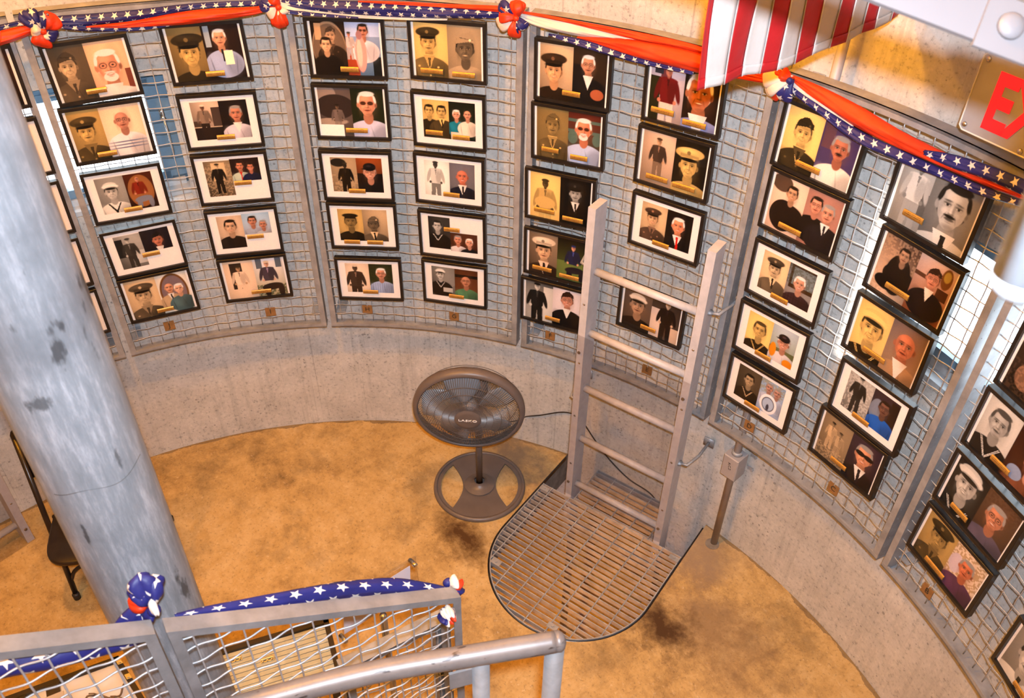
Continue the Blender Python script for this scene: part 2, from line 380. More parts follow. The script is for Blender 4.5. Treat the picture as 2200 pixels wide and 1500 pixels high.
# central post
t = thing('support_column', 'big round galvanised steel column rising in front of the left wall', 'column', (.15,0,0))
V, F = tube([(.15,0,-2.7),(.15,0,5.0)], .0969, 64, caps=False); mk('pipe', V, F, M_POST, t, True)
V, F = lathe([(.112,.0),(.112,.012),(.098,.014)],48,Matrix.Translation((.15,0,0)),caps=False); mk('floor_collar', V, F, M_EDGE, t)
mk('hairline_seam', *tube([(.15-.0969*math.cos(a), .0969*math.sin(a), 2.150+.006*math.sin(a*5)) for a in [-.95+1.9*i/40 for i in range(41)]],.0006,4), M_INK, t)
t = thing('ceiling_lamp', 'round warm glass ceiling lamp above the middle of the room', 'lamp', (.55,-.10,5.0))
V, F = lathe([(.10,4.96),(.10,5.0)],24,Matrix.Translation((.55,-.10,0))); mk('lamp_base', V, F, M_WHITE, t)
V, F = tube([(.55,-.10,4.96),(.55,-.10,4.48)],.012,8); mk('lamp_stem', V, F, M_WHITE, t)
# ------------------------------------------------------------------ mesh display screens round the wall
SP = .0508
def vwire(r, z0, z1, step, amp=.0022):
    n = max(2, int(round((z1-z0)/step)))*2; pts = []
    for i in range(n+1):
        z = z0+(z1-z0)*i/n; pts.append((amp*math.sin(PI*(z-z0)/step), 0, z))
    return tube(pts, r, 5)
vw_me = bpy.data.meshes.new('vertical_wire'); vv = vwire(.0020, ZB+.028, ZT-.028, SP); vw_me.from_pydata([tuple(q+Vector((2.279,0,0))) for q in vv[0]], [], vv[1]); vw_me.materials.append(M_GALV2)
vw_me.polygons.foreach_set('use_smooth', [True]*len(vw_me.polygons))
hw_cache = {}
LET = {0:'left end', 1:'J and I', 2:'H and G', 3:'F and E', 4:'D and C', 5:'B and A'}
for k in range(6):
    a, b = TH[k]-.0052, TH[k+1]+.0052; mid = (a+b)/2
    t = thing('mesh_screen', {0:'curved wire mesh screen at far left, half hidden behind the steel column',1:'curved wire mesh screen holding frames of columns J and I, over the left window',
      2:'curved wire mesh screen holding frames of columns H and G',3:'curved wire mesh screen behind the ladder, columns F and E',4:'curved wire mesh screen right of the ladder, columns D and C',
      5:'curved wire mesh screen at right edge, columns B and A'}[k], 'screen', cp(mid,2.28,ZB), group='curved wire mesh screens along the wall')
    R0, R1 = 2.262, 2.318
    for (q0, q1) in ((a, a-.0115), (b+.0115, b)):
        o = mk('upright', *arc(R0+.0006,R1-.008,ZB+.0012,ZT-.0012,q0-.0004,q1+.0004,1), M_ANGLE, t)
    mk('bottom_rail', *join(arc(R0,R0+.008,ZB,ZB+.020,a,b), arc(R0,R1,ZB,ZB+.006,a,b)), M_ANGLE, t)
    mk('top_rail', *join(arc(R0,R1,ZT-.008,ZT,a,b), arc(R0,R0+.008,ZT-.024,ZT,a,b)), M_ANGLE, t)
    for q, zz in ((a-.02,ZB+.06),(b+.02,ZB+.06),(a-.02,ZT-.06),(b+.02,ZT-.06)):
        n_, t_ = nt(q)
        o = mk('bracket', *join(box(cp(q,2.35,zz),(.10,.045,.005),n_,t_), box(cp(q,2.397,zz),(.006,.045,.06),n_,t_), lathe([(.008,0),(.008,.012)],8,Matrix.Translation(cp(q,2.385,zz+.018)))), M_GALV, t)
    nv = int(round((a-b)*2.28/SP))-1; dth = (a-b)/(nv+1)
    ws = []
    for i in range(nv):
        o = bpy.data.objects.new('vertical_wire', vw_me); col.objects.link(o); o.parent = t; o.matrix_parent_inverse = t.matrix_basis.inverted()
        o.rotation_euler = (0,0,a-dth*(i+1))
    key = round(a-b,3); V = None
    if key not in hw_cache:
        N = (nv+1)*4; pts = []
        for i in range(N+1):
            th = a-mid-(a-b)*i/N; pts.append(cp(th, 2.2775-.0030*math.cos(PI*i/4), 0.))
        v, f = tube(pts, .0020, 5); me = bpy.data.meshes.new('horizontal_wire'); me.from_pydata([tuple(q) for q in v], [], f); me.materials.append(M_GALV2)
        me.polygons.foreach_set('use_smooth', [True]*len(me.polygons))
        pts = []
        for i in range(N+1):
            th = a-mid-(a-b)*i/N; pts.append(cp(th, 2.2775+.0030*math.cos(PI*i/4), 0.))
        v, f = tube(pts, .0020, 5); me2 = bpy.data.meshes.new('horizontal_wire'); me2.from_pydata([tuple(q) for q in v], [], f); me2.materials.append(M_GALV2)
        me2.polygons.foreach_set('use_smooth', [True]*len(me2.polygons))
        hw_cache[key] = (me, me2)
    nh = int((ZT-ZB-.05)/SP)
    for i in range(1, nh+1):
        o = bpy.data.objects.new('horizontal_wire', hw_cache[key][i%2]); col.objects.link(o); o.parent = t; o.matrix_parent_inverse = t.matrix_basis.inverted()
        o.location = (0,0,ZB+.02+i*SP); o.rotation_euler = (0,0,mid)
# ------------------------------------------------------------------ photo painter (flat prints as coloured grids)
PW, PH = 138, 104; AS = .276/.208
gx, gy = np.meshgrid(np.linspace(0,AS,PW), np.linspace(0,1,PH))
class Cv:
    def __init__(s, c=(.92,.9,.88)): s.a = np.ones((PH,PW,3))*np.array(c); s.m = np.ones((PH,PW))
    def clip(s, x0, y0, x1, y1): s.m = ((gx>=x0)&(gx<=x1)&(gy>=y0)&(gy<=y1)).astype(float); s.r = (x0,y0,x1,y1)
    def put(s, k, c):
        k = np.clip(k,0,1)*s.m; c = np.array(c) if not isinstance(c, np.ndarray) else c
        s.a = s.a*(1-k[...,None]) + (c if c.ndim == 3 else c[None,None,:])*k[...,None]
    def ell(s, x, y, rx, ry, c, rot=0., soft=.012, al=1.):
        u = gx-x; v = gy-y; cr, sr = math.cos(rot), math.sin(rot); uu = u*cr+v*sr; vv = -u*sr+v*cr
        d = np.sqrt((uu/rx)**2+(vv/ry)**2); s.put(al*np.clip((1-d)*min(rx,ry)/soft+.5,0,1), c)
    def poly(s, pts, c, al=1.):
        ins = np.zeros((PH,PW), bool); n = len(pts)
        for i in range(n):
            x0, y0 = pts[i]; x1, y1 = pts[(i+1)%n]
            if y0 == y1: continue
            cnd = ((gy>=min(y0,y1))&(gy<max(y0,y1))&(gx < x0+(gy-y0)*(x1-x0)/(y1-y0))); ins ^= cnd
        s.put(ins*al, c)
    def grad(s, c0, c1, ang=90):
        x0,y0,x1,y1 = s.r; u = (gx-x0)/(x1-x0); v = (gy-y0)/(y1-y0); a = math.radians(ang)
        k = np.clip(.5+(u-.5)*math.cos(a)+(v-.5)*math.sin(a),0,1)[...,None]
        s.put(np.ones((PH,PW)), np.array(c0)*(1-k)+np.array(c1)*k)
def sh(c, f): return tuple(min(1,x*f) for x in c)
HC = {'w':(.85,.83,.8),'g':(.55,.52,.5),'d':(.12,.09,.07),'b':(.35,.22,.12),'n':None}
def bust(c, x, y, s, hat='', hc=(.2,.15,.1), sk=(.85,.62,.45), cl=(.2,.2,.2), fl='', hair='d', tilt=0.):
    sk = tuple(.72*a+.28*b*(.3+.7*max(sk)/.85) for a, b in zip(sk, (.90,.70,.56)))
    # body
    dk = sh(cl,.6)
    c.ell(x+.1*s, y-3.1*s, 2.25*s, 1.75*s, cl); c.ell(x+.1*s+1.1*s, y-3.3*s, 1.0*s, 1.5*s, dk, al=.45, soft=.08)
    c.ell(x-1.0*s, y-2.6*s, .5*s, .9*s, sh(cl,1.35) if max(cl)<.6 else sh(cl,1.06), .5, al=.45, soft=.08); c.ell(x-1.35*s, y-3.4*s, .07*s, 1.0*s, dk, .12, al=.7); c.ell(x+1.45*s, y-3.4*s, .07*s, 1.0*s, dk, -.12, al=.7); c.ell(x+.45*s, y-2.9*s, .05*s, .8*s, dk, .25, al=.5)
    if 'h' in fl:   # horizontal stripes
        for i in range(3): c.ell(x, y-(2.4+.35*i)*s, 1.8*s, .07*s, (.35,.38,.5))
    if 'v' in fl:
        for i in range(-5,6): c.poly([(x+i*.35*s,y-1.8*s),(x+i*.35*s+.06*s,y-1.8*s),(x+i*.35*s+.06*s,y-4.5*s),(x+i*.35*s,y-4.5*s)], sh(cl,.75))
    if 'p' in fl:
        for i in range(-5,6):
            c.poly([(x+i*.38*s,y-1.7*s),(x+i*.38*s+.1*s,y-1.7*s),(x+i*.38*s+.1*s,y-4.5*s),(x+i*.38*s,y-4.5*s)], sh(cl,.5), .6)
            c.poly([(x-2*s,y-(2.9+i*.38)*s),(x+2*s,y-(2.9+i*.38)*s),(x+2*s,y-(3+i*.38)*s),(x-2*s,y-(3+i*.38)*s)], sh(cl,.5), .5 if y-(2.9+i*.38)*s < y-1.8*s else 0)
    c.ell(x+.05*s, y-1.15*s, .42*s, .6*s, sh(sk,.78))
    if 'c' in fl: c.poly([(x-.55*s,y-1.15*s),(x+.6*s,y-1.15*s),(x+.05*s,y-2.7*s)], (.86,.83,.8))
    if 'o' in fl:   # open uniform collar
        c.poly([(x-.6*s,y-1.2*s),(x+.65*s,y-1.2*s),(x+.05*s,y-2.5*s)], sh(cl,1.7))
        c.poly([(x-.1*s,y-1.5*s),(x+.2*s,y-1.5*s),(x+.12*s,y-2.5*s),(x-.02*s,y-2.5*s)], sh(cl,.8))
        for i in range(3): c.ell(x+.1*s, y-(2.8+.5*i)*s, .09*s, .09*s, sh(cl,2.2))
        c.ell(x+.95*s, y-2.4*s, .12*s, .1*s, sh(cl,2.2)); c.ell(x-1.05*s, y-2.4*s, .12*s, .1*s, sh(cl,2.2))
    if 't' in fl: c.poly([(x-.08*s,y-1.3*s),(x+.18*s,y-1.3*s),(x+.25*s,y-2.7*s),(x+.03*s,y-2.9*s)], (.12,.1,.12))
    if 'T' in fl: c.poly([(x-.08*s,y-1.3*s),(x+.18*s,y-1.3*s),(x+.28*s,y-3.2*s),(x,y-3.4*s)], (.72,.08,.05))
    if 'k' in fl:   # sailor collar lines / neckerchief
        for d in (0,.12): c.poly([(x-(.75+d)*s,y-1.5*s),(x-(.7+d)*s,y-1.5*s),(x+(.02)*s,y-(2.7+d)*s),(x-.04*s,y-(2.7+d)*s)], (.82,.8,.78)); c.poly([(x+(.75+d)*s,y-1.5*s),(x+(.8+d)*s,y-1.5*s),(x+(.08)*s,y-(2.7+d)*s),(x+.02*s,y-(2.7+d)*s)], (.82,.8,.78))
    if 'K' in fl:
        c.poly([(x-.8*s,y-1.5*s),(x-.6*s,y-1.5*s),(x+.1*s,y-2.6*s),(x+.35*s,y-3.6*s),(x+.1*s,y-3.6*s),(x-.08*s,y-2.8*s)], (.06,.05,.07)); c.poly([(x+.8*s,y-1.5*s),(x+.65*s,y-1.5*s),(x,y-2.6*s),(x-.3*s,y-3.5*s),(x-.1*s,y-3.6*s),(x+.12*s,y-2.8*s)], (.06,.05,.07))
    hcol = HC[hair]
    if hcol:
        c.ell(x, y+.20*s, .80*s, .95*s, hcol, tilt); c.ell(x-.25*s, y+.85*s, .4*s, .2*s, sh(hcol,1.6), al=.4, soft=.03)
    c.ell(x-.72*s, y-.04*s, .13*s, .23*s, sh(sk,.82)); c.ell(x+.72*s, y-.04*s, .13*s, .23*s, sh(sk,.66)); c.ell(x+.72*s, y-.04*s, .06*s, .12*s, sh(sk,.45), al=.6)
    # head: skull, cheeks and a narrower jaw, modelled by soft tones like the photograph's own
    c.ell(x, y+.18*s, .68*s, .76*s, sk, tilt); c.ell(x, y-.18*s, .64*s, .62*s, sk, tilt); c.ell(x, y-.52*s, .44*s, .48*s, sk, tilt)
    c.ell(x+.44*s, y-.05*s, .27*s, .72*s, sh(sk,.62), al=.55, soft=.16*s/.2); c.ell(x-.55*s, y-.1*s, .14*s, .6*s, sh(sk,.75), al=.5, soft=.05); c.ell(x+.1*s, y-.88*s, .32*s, .13*s, sh(sk,.6), al=.55, soft=.04)
    c.ell(x-.12*s, y+.52*s, .36*s, .22*s, sh(sk,1.13), al=.6, soft=.05); c.ell(x-.32*s, y-.2*s, .16*s, .13*s, sh(sk,1.14), al=.6, soft=.03); c.ell(x+.30*s, y-.2*s, .13*s, .11*s, sh(sk,1.0), al=.6, soft=.03)
    if hcol and not hat:
        c.ell(x+.06*s, y+.93*s, .62*s, .23*s, hcol); c.ell(x-.66*s, y+.45*s, .10*s, .34*s, hcol, -.15); c.ell(x+.67*s, y+.45*s, .10*s, .34*s, hcol, .15)
    if hat: c.ell(x, y+.52*s, .60*s, .16*s, sh(sk,.5), al=.6, soft=.04)
    for d in (-.28,.28):
        c.ell(x+d*s, y+.14*s, .20*s, .13*s, sh(sk,.66), al=.75, soft=.02); c.ell(x+d*s, y+.10*s, .125*s, .058*s, (.80,.76,.72), al=.8); c.ell(x+(d+.01)*s, y+.105*s, .062*s, .062*s, (.07,.05,.05))
        c.ell(x+d*s, y+.155*s, .14*s, .028*s, sh(sk,.3)); c.ell(x+d*s, y+.29*s, .18*s, .04*s, sh(sk,.38) if hair!='w' else sh(sk,.75), .08 if d<0 else -.08, al=.85)
    c.ell(x+.10*s, y-.06*s, .06*s, .25*s, sh(sk,.68), al=.7, soft=.02); c.ell(x-.03*s, y-.1*s, .05*s, .22*s, sh(sk,1.15), al=.6, soft=.02); c.ell(x+.02*s, y-.25*s, .15*s, .055*s, sh(sk,.55), al=.75); c.ell(x-.02*s, y-.19*s, .07*s, .05*s, sh(sk,1.15), al=.6)
    for d in (-.28,.30): c.ell(x+d*s, y-.42*s, .03*s, .17*s, sh(sk,.62), -.35 if d<0 else .35, al=.6)
    if 'b' in fl: c.ell(x, y-.68*s, .45*s, .32*s, (.85,.8,.76)); c.ell(x, y-.36*s, .34*s, .08*s, (.8,.76,.72))
    c.ell(x+.01*s, y-.50*s, .23*s, .075*s, tuple(a*b for a, b in zip(sk,(.68,.42,.40)))); c.ell(x+.01*s, y-.49*s, .19*s, .038*s, (.93,.90,.85) if 's' in fl else sh(sk,.36)); c.ell(x+.02*s, y-.64*s, .14*s, .035*s, sh(sk,.68), al=.6)
    if 'm' in fl: c.ell(x, y-.37*s, .27*s, .075*s, (.08,.06,.05))
    if 'g' in fl or 'S' in fl:
        for d in (-.3,.3):
            if 'S' in fl: c.ell(x+d*s, y+.12*s, .24*s, .16*s, (.25,.13,.08))
            else: c.ell(x+d*s, y+.1*s, .25*s, .2*s, (.2,.17,.15), al=.65); c.ell(x+d*s, y+.1*s, .19*s, .145*s, sh(sk,.95)); c.ell(x+d*s, y+.1*s, .08*s, .05*s, (.1,.08,.08))
    L = sh(hc,1.5)
    if hat == 'cap':
        c.ell(x, y+.72*s, .80*s, .30*s, sh(hc,.55)); c.ell(x-.02*s, y+1.12*s, 1.22*s, .48*s, hc, .06); c.ell(x-.3*s, y+1.3*s, .7*s, .2*s, L, al=.5, soft=.04)
        c.poly([(x-.8*s,y+.75*s),(x+.8*s,y+.78*s),(x+.8*s,y+1.0*s),(x-.8*s,y+1.0*s)], sh(hc,.8)); c.ell(x-.05*s, y+.56*s, .74*s, .15*s, (.05,.04,.03), .03); c.ell(x-.1*s, y+1.12*s, .16*s, .17*s, sh(hc,2.6) if max(hc)<.4 else sh(hc,.6))
    elif hat == 'gar':
        c.poly([(x-.78*s,y+.5*s),(x-.62*s,y+1.05*s),(x-.15*s,y+1.42*s),(x+.25*s,y+1.5*s),(x+.78*s,y+1.05*s),(x+.86*s,y+.62*s),(x+.3*s,y+.72*s)], hc)
        c.poly([(x-.5*s,y+1.0*s),(x+.7*s,y+.85*s),(x+.72*s,y+.9*s),(x-.45*s,y+1.06*s)], sh(hc,.6)); c.ell(x+.45*s, y+.86*s, .1*s, .1*s, sh(hc,2.4))
    elif hat == 'sail':
        c.ell(x, y+1.05*s, .78*s, .38*s, sh(hc,.92)); c.ell(x, y+.82*s, .96*s, .34*s, hc, -.05); c.ell(x+.05*s, y+.62*s, .72*s, .2*s, sh(hc,.6), al=.6); c.ell(x, y+.55*s, .66*s, .16*s, HC[hair] or sh(sk,.9))
    elif hat == 'flat':
        c.ell(x, y+.95*s, 1.0*s, .3*s, hc); c.poly([(x-.72*s,y+.5*s),(x+.72*s,y+.52*s),(x+.72*s,y+.85*s),(x-.72*s,y+.85*s)], sh(hc,.8))
    elif hat == 'ball':
        c.ell(x, y+.78*s, .78*s, .55*s, hc); c.ell(x-.15*s, y+.5*s, .8*s, .13*s, sh(hc,.6)); c.ell(x-.05*s, y+.9*s, .28*s, .14*s, sh(hc,2.5))
def full(c, x, y, h, cl=(.15,.13,.12), pa=None, sk=(.8,.65,.5), hat=(.2,.18,.15), arms=1, sit=False):
    pa = pa or sh(cl,.85); s = h/7.6
    if sit:
        c.ell(x+.4*s, y+2.0*s, 1.9*s, .75*s, pa, .1); c.ell(x+1.9*s, y+1.0*s, .55*s, 1.4*s, pa); c.ell(x-.6*s, y+1.0*s, .55*s, 1.3*s, pa)
    else:
        c.poly([(x-.85*s,y+3.6*s),(x+.85*s,y+3.6*s),(x+.95*s,y),(x+.25*s,y),(x+.02*s,y+2.9*s),(x-.2*s,y),(x-.9*s,y)], pa)
    c.poly([(x-1.15*s,y+6.1*s),(x+1.15*s,y+6.1*s),(x+.85*s,y+3.3*s),(x-.85*s,y+3.3*s)], cl); c.ell(x, y+6.0*s, 1.15*s, .35*s, cl)
    if arms:
        for d in (-1,1): c.ell(x+d*1.25*s, y+4.8*s, .3*s, 1.35*s, sh(cl,.85), d*.22)
        for d in (-1,1): c.ell(x+d*1.0*s, y+3.5*s, .22*s, .25*s, sk)
    c.ell(x+.5*s, y+4.6*s, .5*s, 1.3*s, sh(cl,.65), al=.5, soft=.03); c.poly([(x-.15*s,y+6.1*s),(x+.2*s,y+6.1*s),(x,y+4.9*s)], sh(cl,2.3) if max(cl)<.35 else sh(cl,.6))
    c.ell(x, y+6.5*s, .2*s, .3*s, sh(sk,.8)); c.ell(x, y+7.0*s, .42*s, .55*s, sk); c.ell(x+.18*s, y+6.95*s, .2*s, .42*s, sh(sk,.65), al=.6)
    c.ell(x, y+7.08*s, .3*s, .07*s, sh(sk,.4), al=.8)
    if hat: c.ell(x, y+7.45*s, .5*s, .24*s, hat)
def tone(a, mode):
    l = (a@np.array([.3,.59,.11]))[...,None]
    if mode == 'bw': return l*np.array([1.,.97,.93])
    if mode == 'se': return np.clip(l*1.05,0,1)**1.02*np.array([1.,.84,.64])
    if mode == 'ye': return np.clip(l*1.08,0,1)*np.array([1.,.81,.47])
    if mode == 'wa': return a*np.array([1.,.9,.8])
    return a
SW_, SB_ = (.80,.60,.46), (.45,.30,.20)
SKS = (.86,.70,.54); SKR = (.80,.48,.34); DARK = (.08,.07,.07); OLV = (.26,.21,.14); CRM = (.86,.80,.66)
def photo(spec):
    lay, L, R_, extra = spec
    c = Cv((.90,.87,.85)); sp = .5*AS
    if lay[0] == 'F': x0, x1, y0, y1 = .035*AS, .965*AS, .0, 1.0; sp = (float(lay[1:]) if len(lay)>1 else .5)*AS; bl = (x0,y0,sp,y1); br = (sp,y0,x1,y1)
    elif lay[0] == 'M': x0, x1, y0, y1 = .11*AS, .89*AS, .13, .90; sp = (float(lay[1:]) if len(lay)>1 else .5)*AS; bl = (x0,y0,sp,y1); br = (sp,y0,x1,y1)
    elif lay[0] == 'X': bl = (.11*AS,.12,.49*AS,.90); br = (.49*AS,.42,.91*AS,.92)      # small upper right photo, white below
    elif lay[0] == 'Y': bl = (.11*AS,.15,.46*AS,.92); br = (.46*AS,.12,.90*AS,.58)      # small lower right photo
    base = c.a.copy()
    for side, bx in ((L, bl), (R_, br)):
        mode, b0, b1, figs = side; c.clip(*bx); c.grad(b0, b1, 60 if mode != 'col' else 90)
        W = bx[2]-bx[0]; H = bx[3]-bx[1]
        for f in figs:
            kind = f[0]; X = bx[0]+W*f[1]; Y = bx[1]+H*f[2]; S = H*f[3]; kw = f[4] if len(f) > 4 else {}
            if kind == 'b': bust(c, X, Y, S, **kw)
            elif kind == 'f': full(c, X, Y, S, **kw)
            elif kind == 'e': c.ell(X, Y, W*f[3], H*f[4], f[5], f[6] if len(f)>6 else 0.)
            elif kind == 'r': c.poly([(X,Y),(bx[0]+W*f[3],Y),(bx[0]+W*f[3],bx[1]+H*f[4]),(X,bx[1]+H*f[4])], f[5])
            elif kind == 'n':   # mottled ground or foliage
                rs = np.random.RandomState(int(f[1]*1000+f[3]*77)); kk = rs.rand(PH//3+2, PW//3+2).repeat(3,0).repeat(3,1)[:PH,:PW]
                c.put((kk>.5)*(gy<Y+H*(f[3]))*(gy>Y)*.55, f[4] if not isinstance(f[4],dict) else DARK)
        vx = (gx-(bx[0]+bx[2])/2)/W; vy = (gy-(bx[1]+bx[3])/2)/H; c.a = np.where(c.m[...,None]>0, c.a*(1-.42*np.clip(vx*vx+vy*vy-.12,0,1))[...,None], c.a)
        a = tone(c.a, mode); c.a = c.a*(1-c.m[...,None]) + a*c.m[...,None]
    c.m = np.ones((PH,PW))
    for f in extra:
        if f[0] == 'r': c.poly([(f[1]*AS,f[2]),(f[3]*AS,f[2]),(f[3]*AS,f[4]),(f[1]*AS,f[4])], f[5])
        elif f[0] == 'e': c.ell(f[1]*AS, f[2], f[3]*AS, f[4], f[5])
    a = np.clip(c.a,0,1); rs = np.random.RandomState(len(str(spec))); a = np.clip(a*(1+(rs.rand(PH,PW,1)-.5)*.05),0,1)
    return np.where(a<=.04045, a/12.92, ((a+.055)/1.055)**2.4)
px_ = ((gx/AS-.5)*.276).ravel(); py_ = ((gy-.5)*.208).ravel()
pv = np.stack([px_,py_,np.zeros_like(px_)],1).astype(np.float32)
ii = (np.arange(PH-1)[:,None]*PW+np.arange(PW-1)[None,:]).ravel(); pq = np.stack([ii,ii+1,ii+PW+1,ii+PW],1).astype(np.int32)
def print_mesh(spec):
    me = bpy.data.meshes.new('photo_print'); me.vertices.add(len(pv)); me.vertices.foreach_set('co', pv.ravel())
    me.loops.add(pq.size); me.loops.foreach_set('vertex_index', pq.ravel()); me.polygons.add(len(pq)); me.polygons.foreach_set('loop_start', (np.arange(len(pq))*4).astype(np.int32))
    me.update(calc_edges=True); ca = me.color_attributes.new('Col', 'FLOAT_COLOR', 'POINT')
    a = photo(spec).reshape(-1,3); ca.data.foreach_set('color', np.concatenate([a,np.ones((len(a),1))],1).astype(np.float32).ravel()); me.materials.append(M_PRINT); return me
# shared frame parts
FW, FH = .30, .232
def moulding():
    o = [(-FW/2,-FH/2),(FW/2,-FH/2),(FW/2,FH/2),(-FW/2,FH/2)]; w_ = .0125
    i_ = [(x*(1-2*w_/FW), y*(1-2*w_/FH)) for x, y in o]; V = []
    for ring, z in ((o,-.024),(o,-.001),([(x*.994,y*.993) for x,y in o],.0),(i_,.0),(i_,-.006),(i_,-.024)): V += [(x,y,z) for x,y in ring]
    F = [(r*4+k, r*4+(k+1)%4, r*4+4+(k+1)%4, r*4+4+k) for r in range(5) for k in range(4)] + [(20+k,20+(k+1)%4,(k+1)%4,k) for k in range(4)]
    me = bpy.data.meshes.new('moulding'); me.from_pydata(V,[],F); me.materials.append(M_BLACK); return me
mould_me = moulding()
v, f = box((0,0,-.0215),(.276,.208,.004)); back_me = bpy.data.meshes.new('backing'); back_me.from_pydata([tuple(q) for q in v],[],f); back_me.materials.append(M_MATB)
v, f = box((0,0,-.0045),(.2755,.2075,.0015)); pane_me = bpy.data.meshes.new('glass_pane'); pane_me.from_pydata([tuple(q) for q in v],[],f); pane_me.materials.append(M_GLASS)
def plate_mesh(w_):
    V, F = [], []
    for i in range(9):
        a = PI*i/8; 
        for s_ in (-1,1): V.append((s_*w_/2, -.0105*math.cos(a), .0055*math.sin(a)))
    F = [(2*i,2*i+1,2*i+3,2*i+2) for i in range(8)] + [tuple(2*i for i in range(8,-1,-1)), tuple(2*i+1 for i in range(9)), (0,16,17,1)]
    me = bpy.data.meshes.new('nameplate'); me.from_pydata(V,[],F); me.materials.append(M_GOLD); return me
pl_me = plate_mesh(.070); pl_big = plate_mesh(.088)
def B(x, y, s, **k): return ('b', x, y, s, k)
def G(x, y, h, **k): return ('f', x, y, h, k)
NAVY = (.07,.065,.075); WH = (.90,.88,.86)
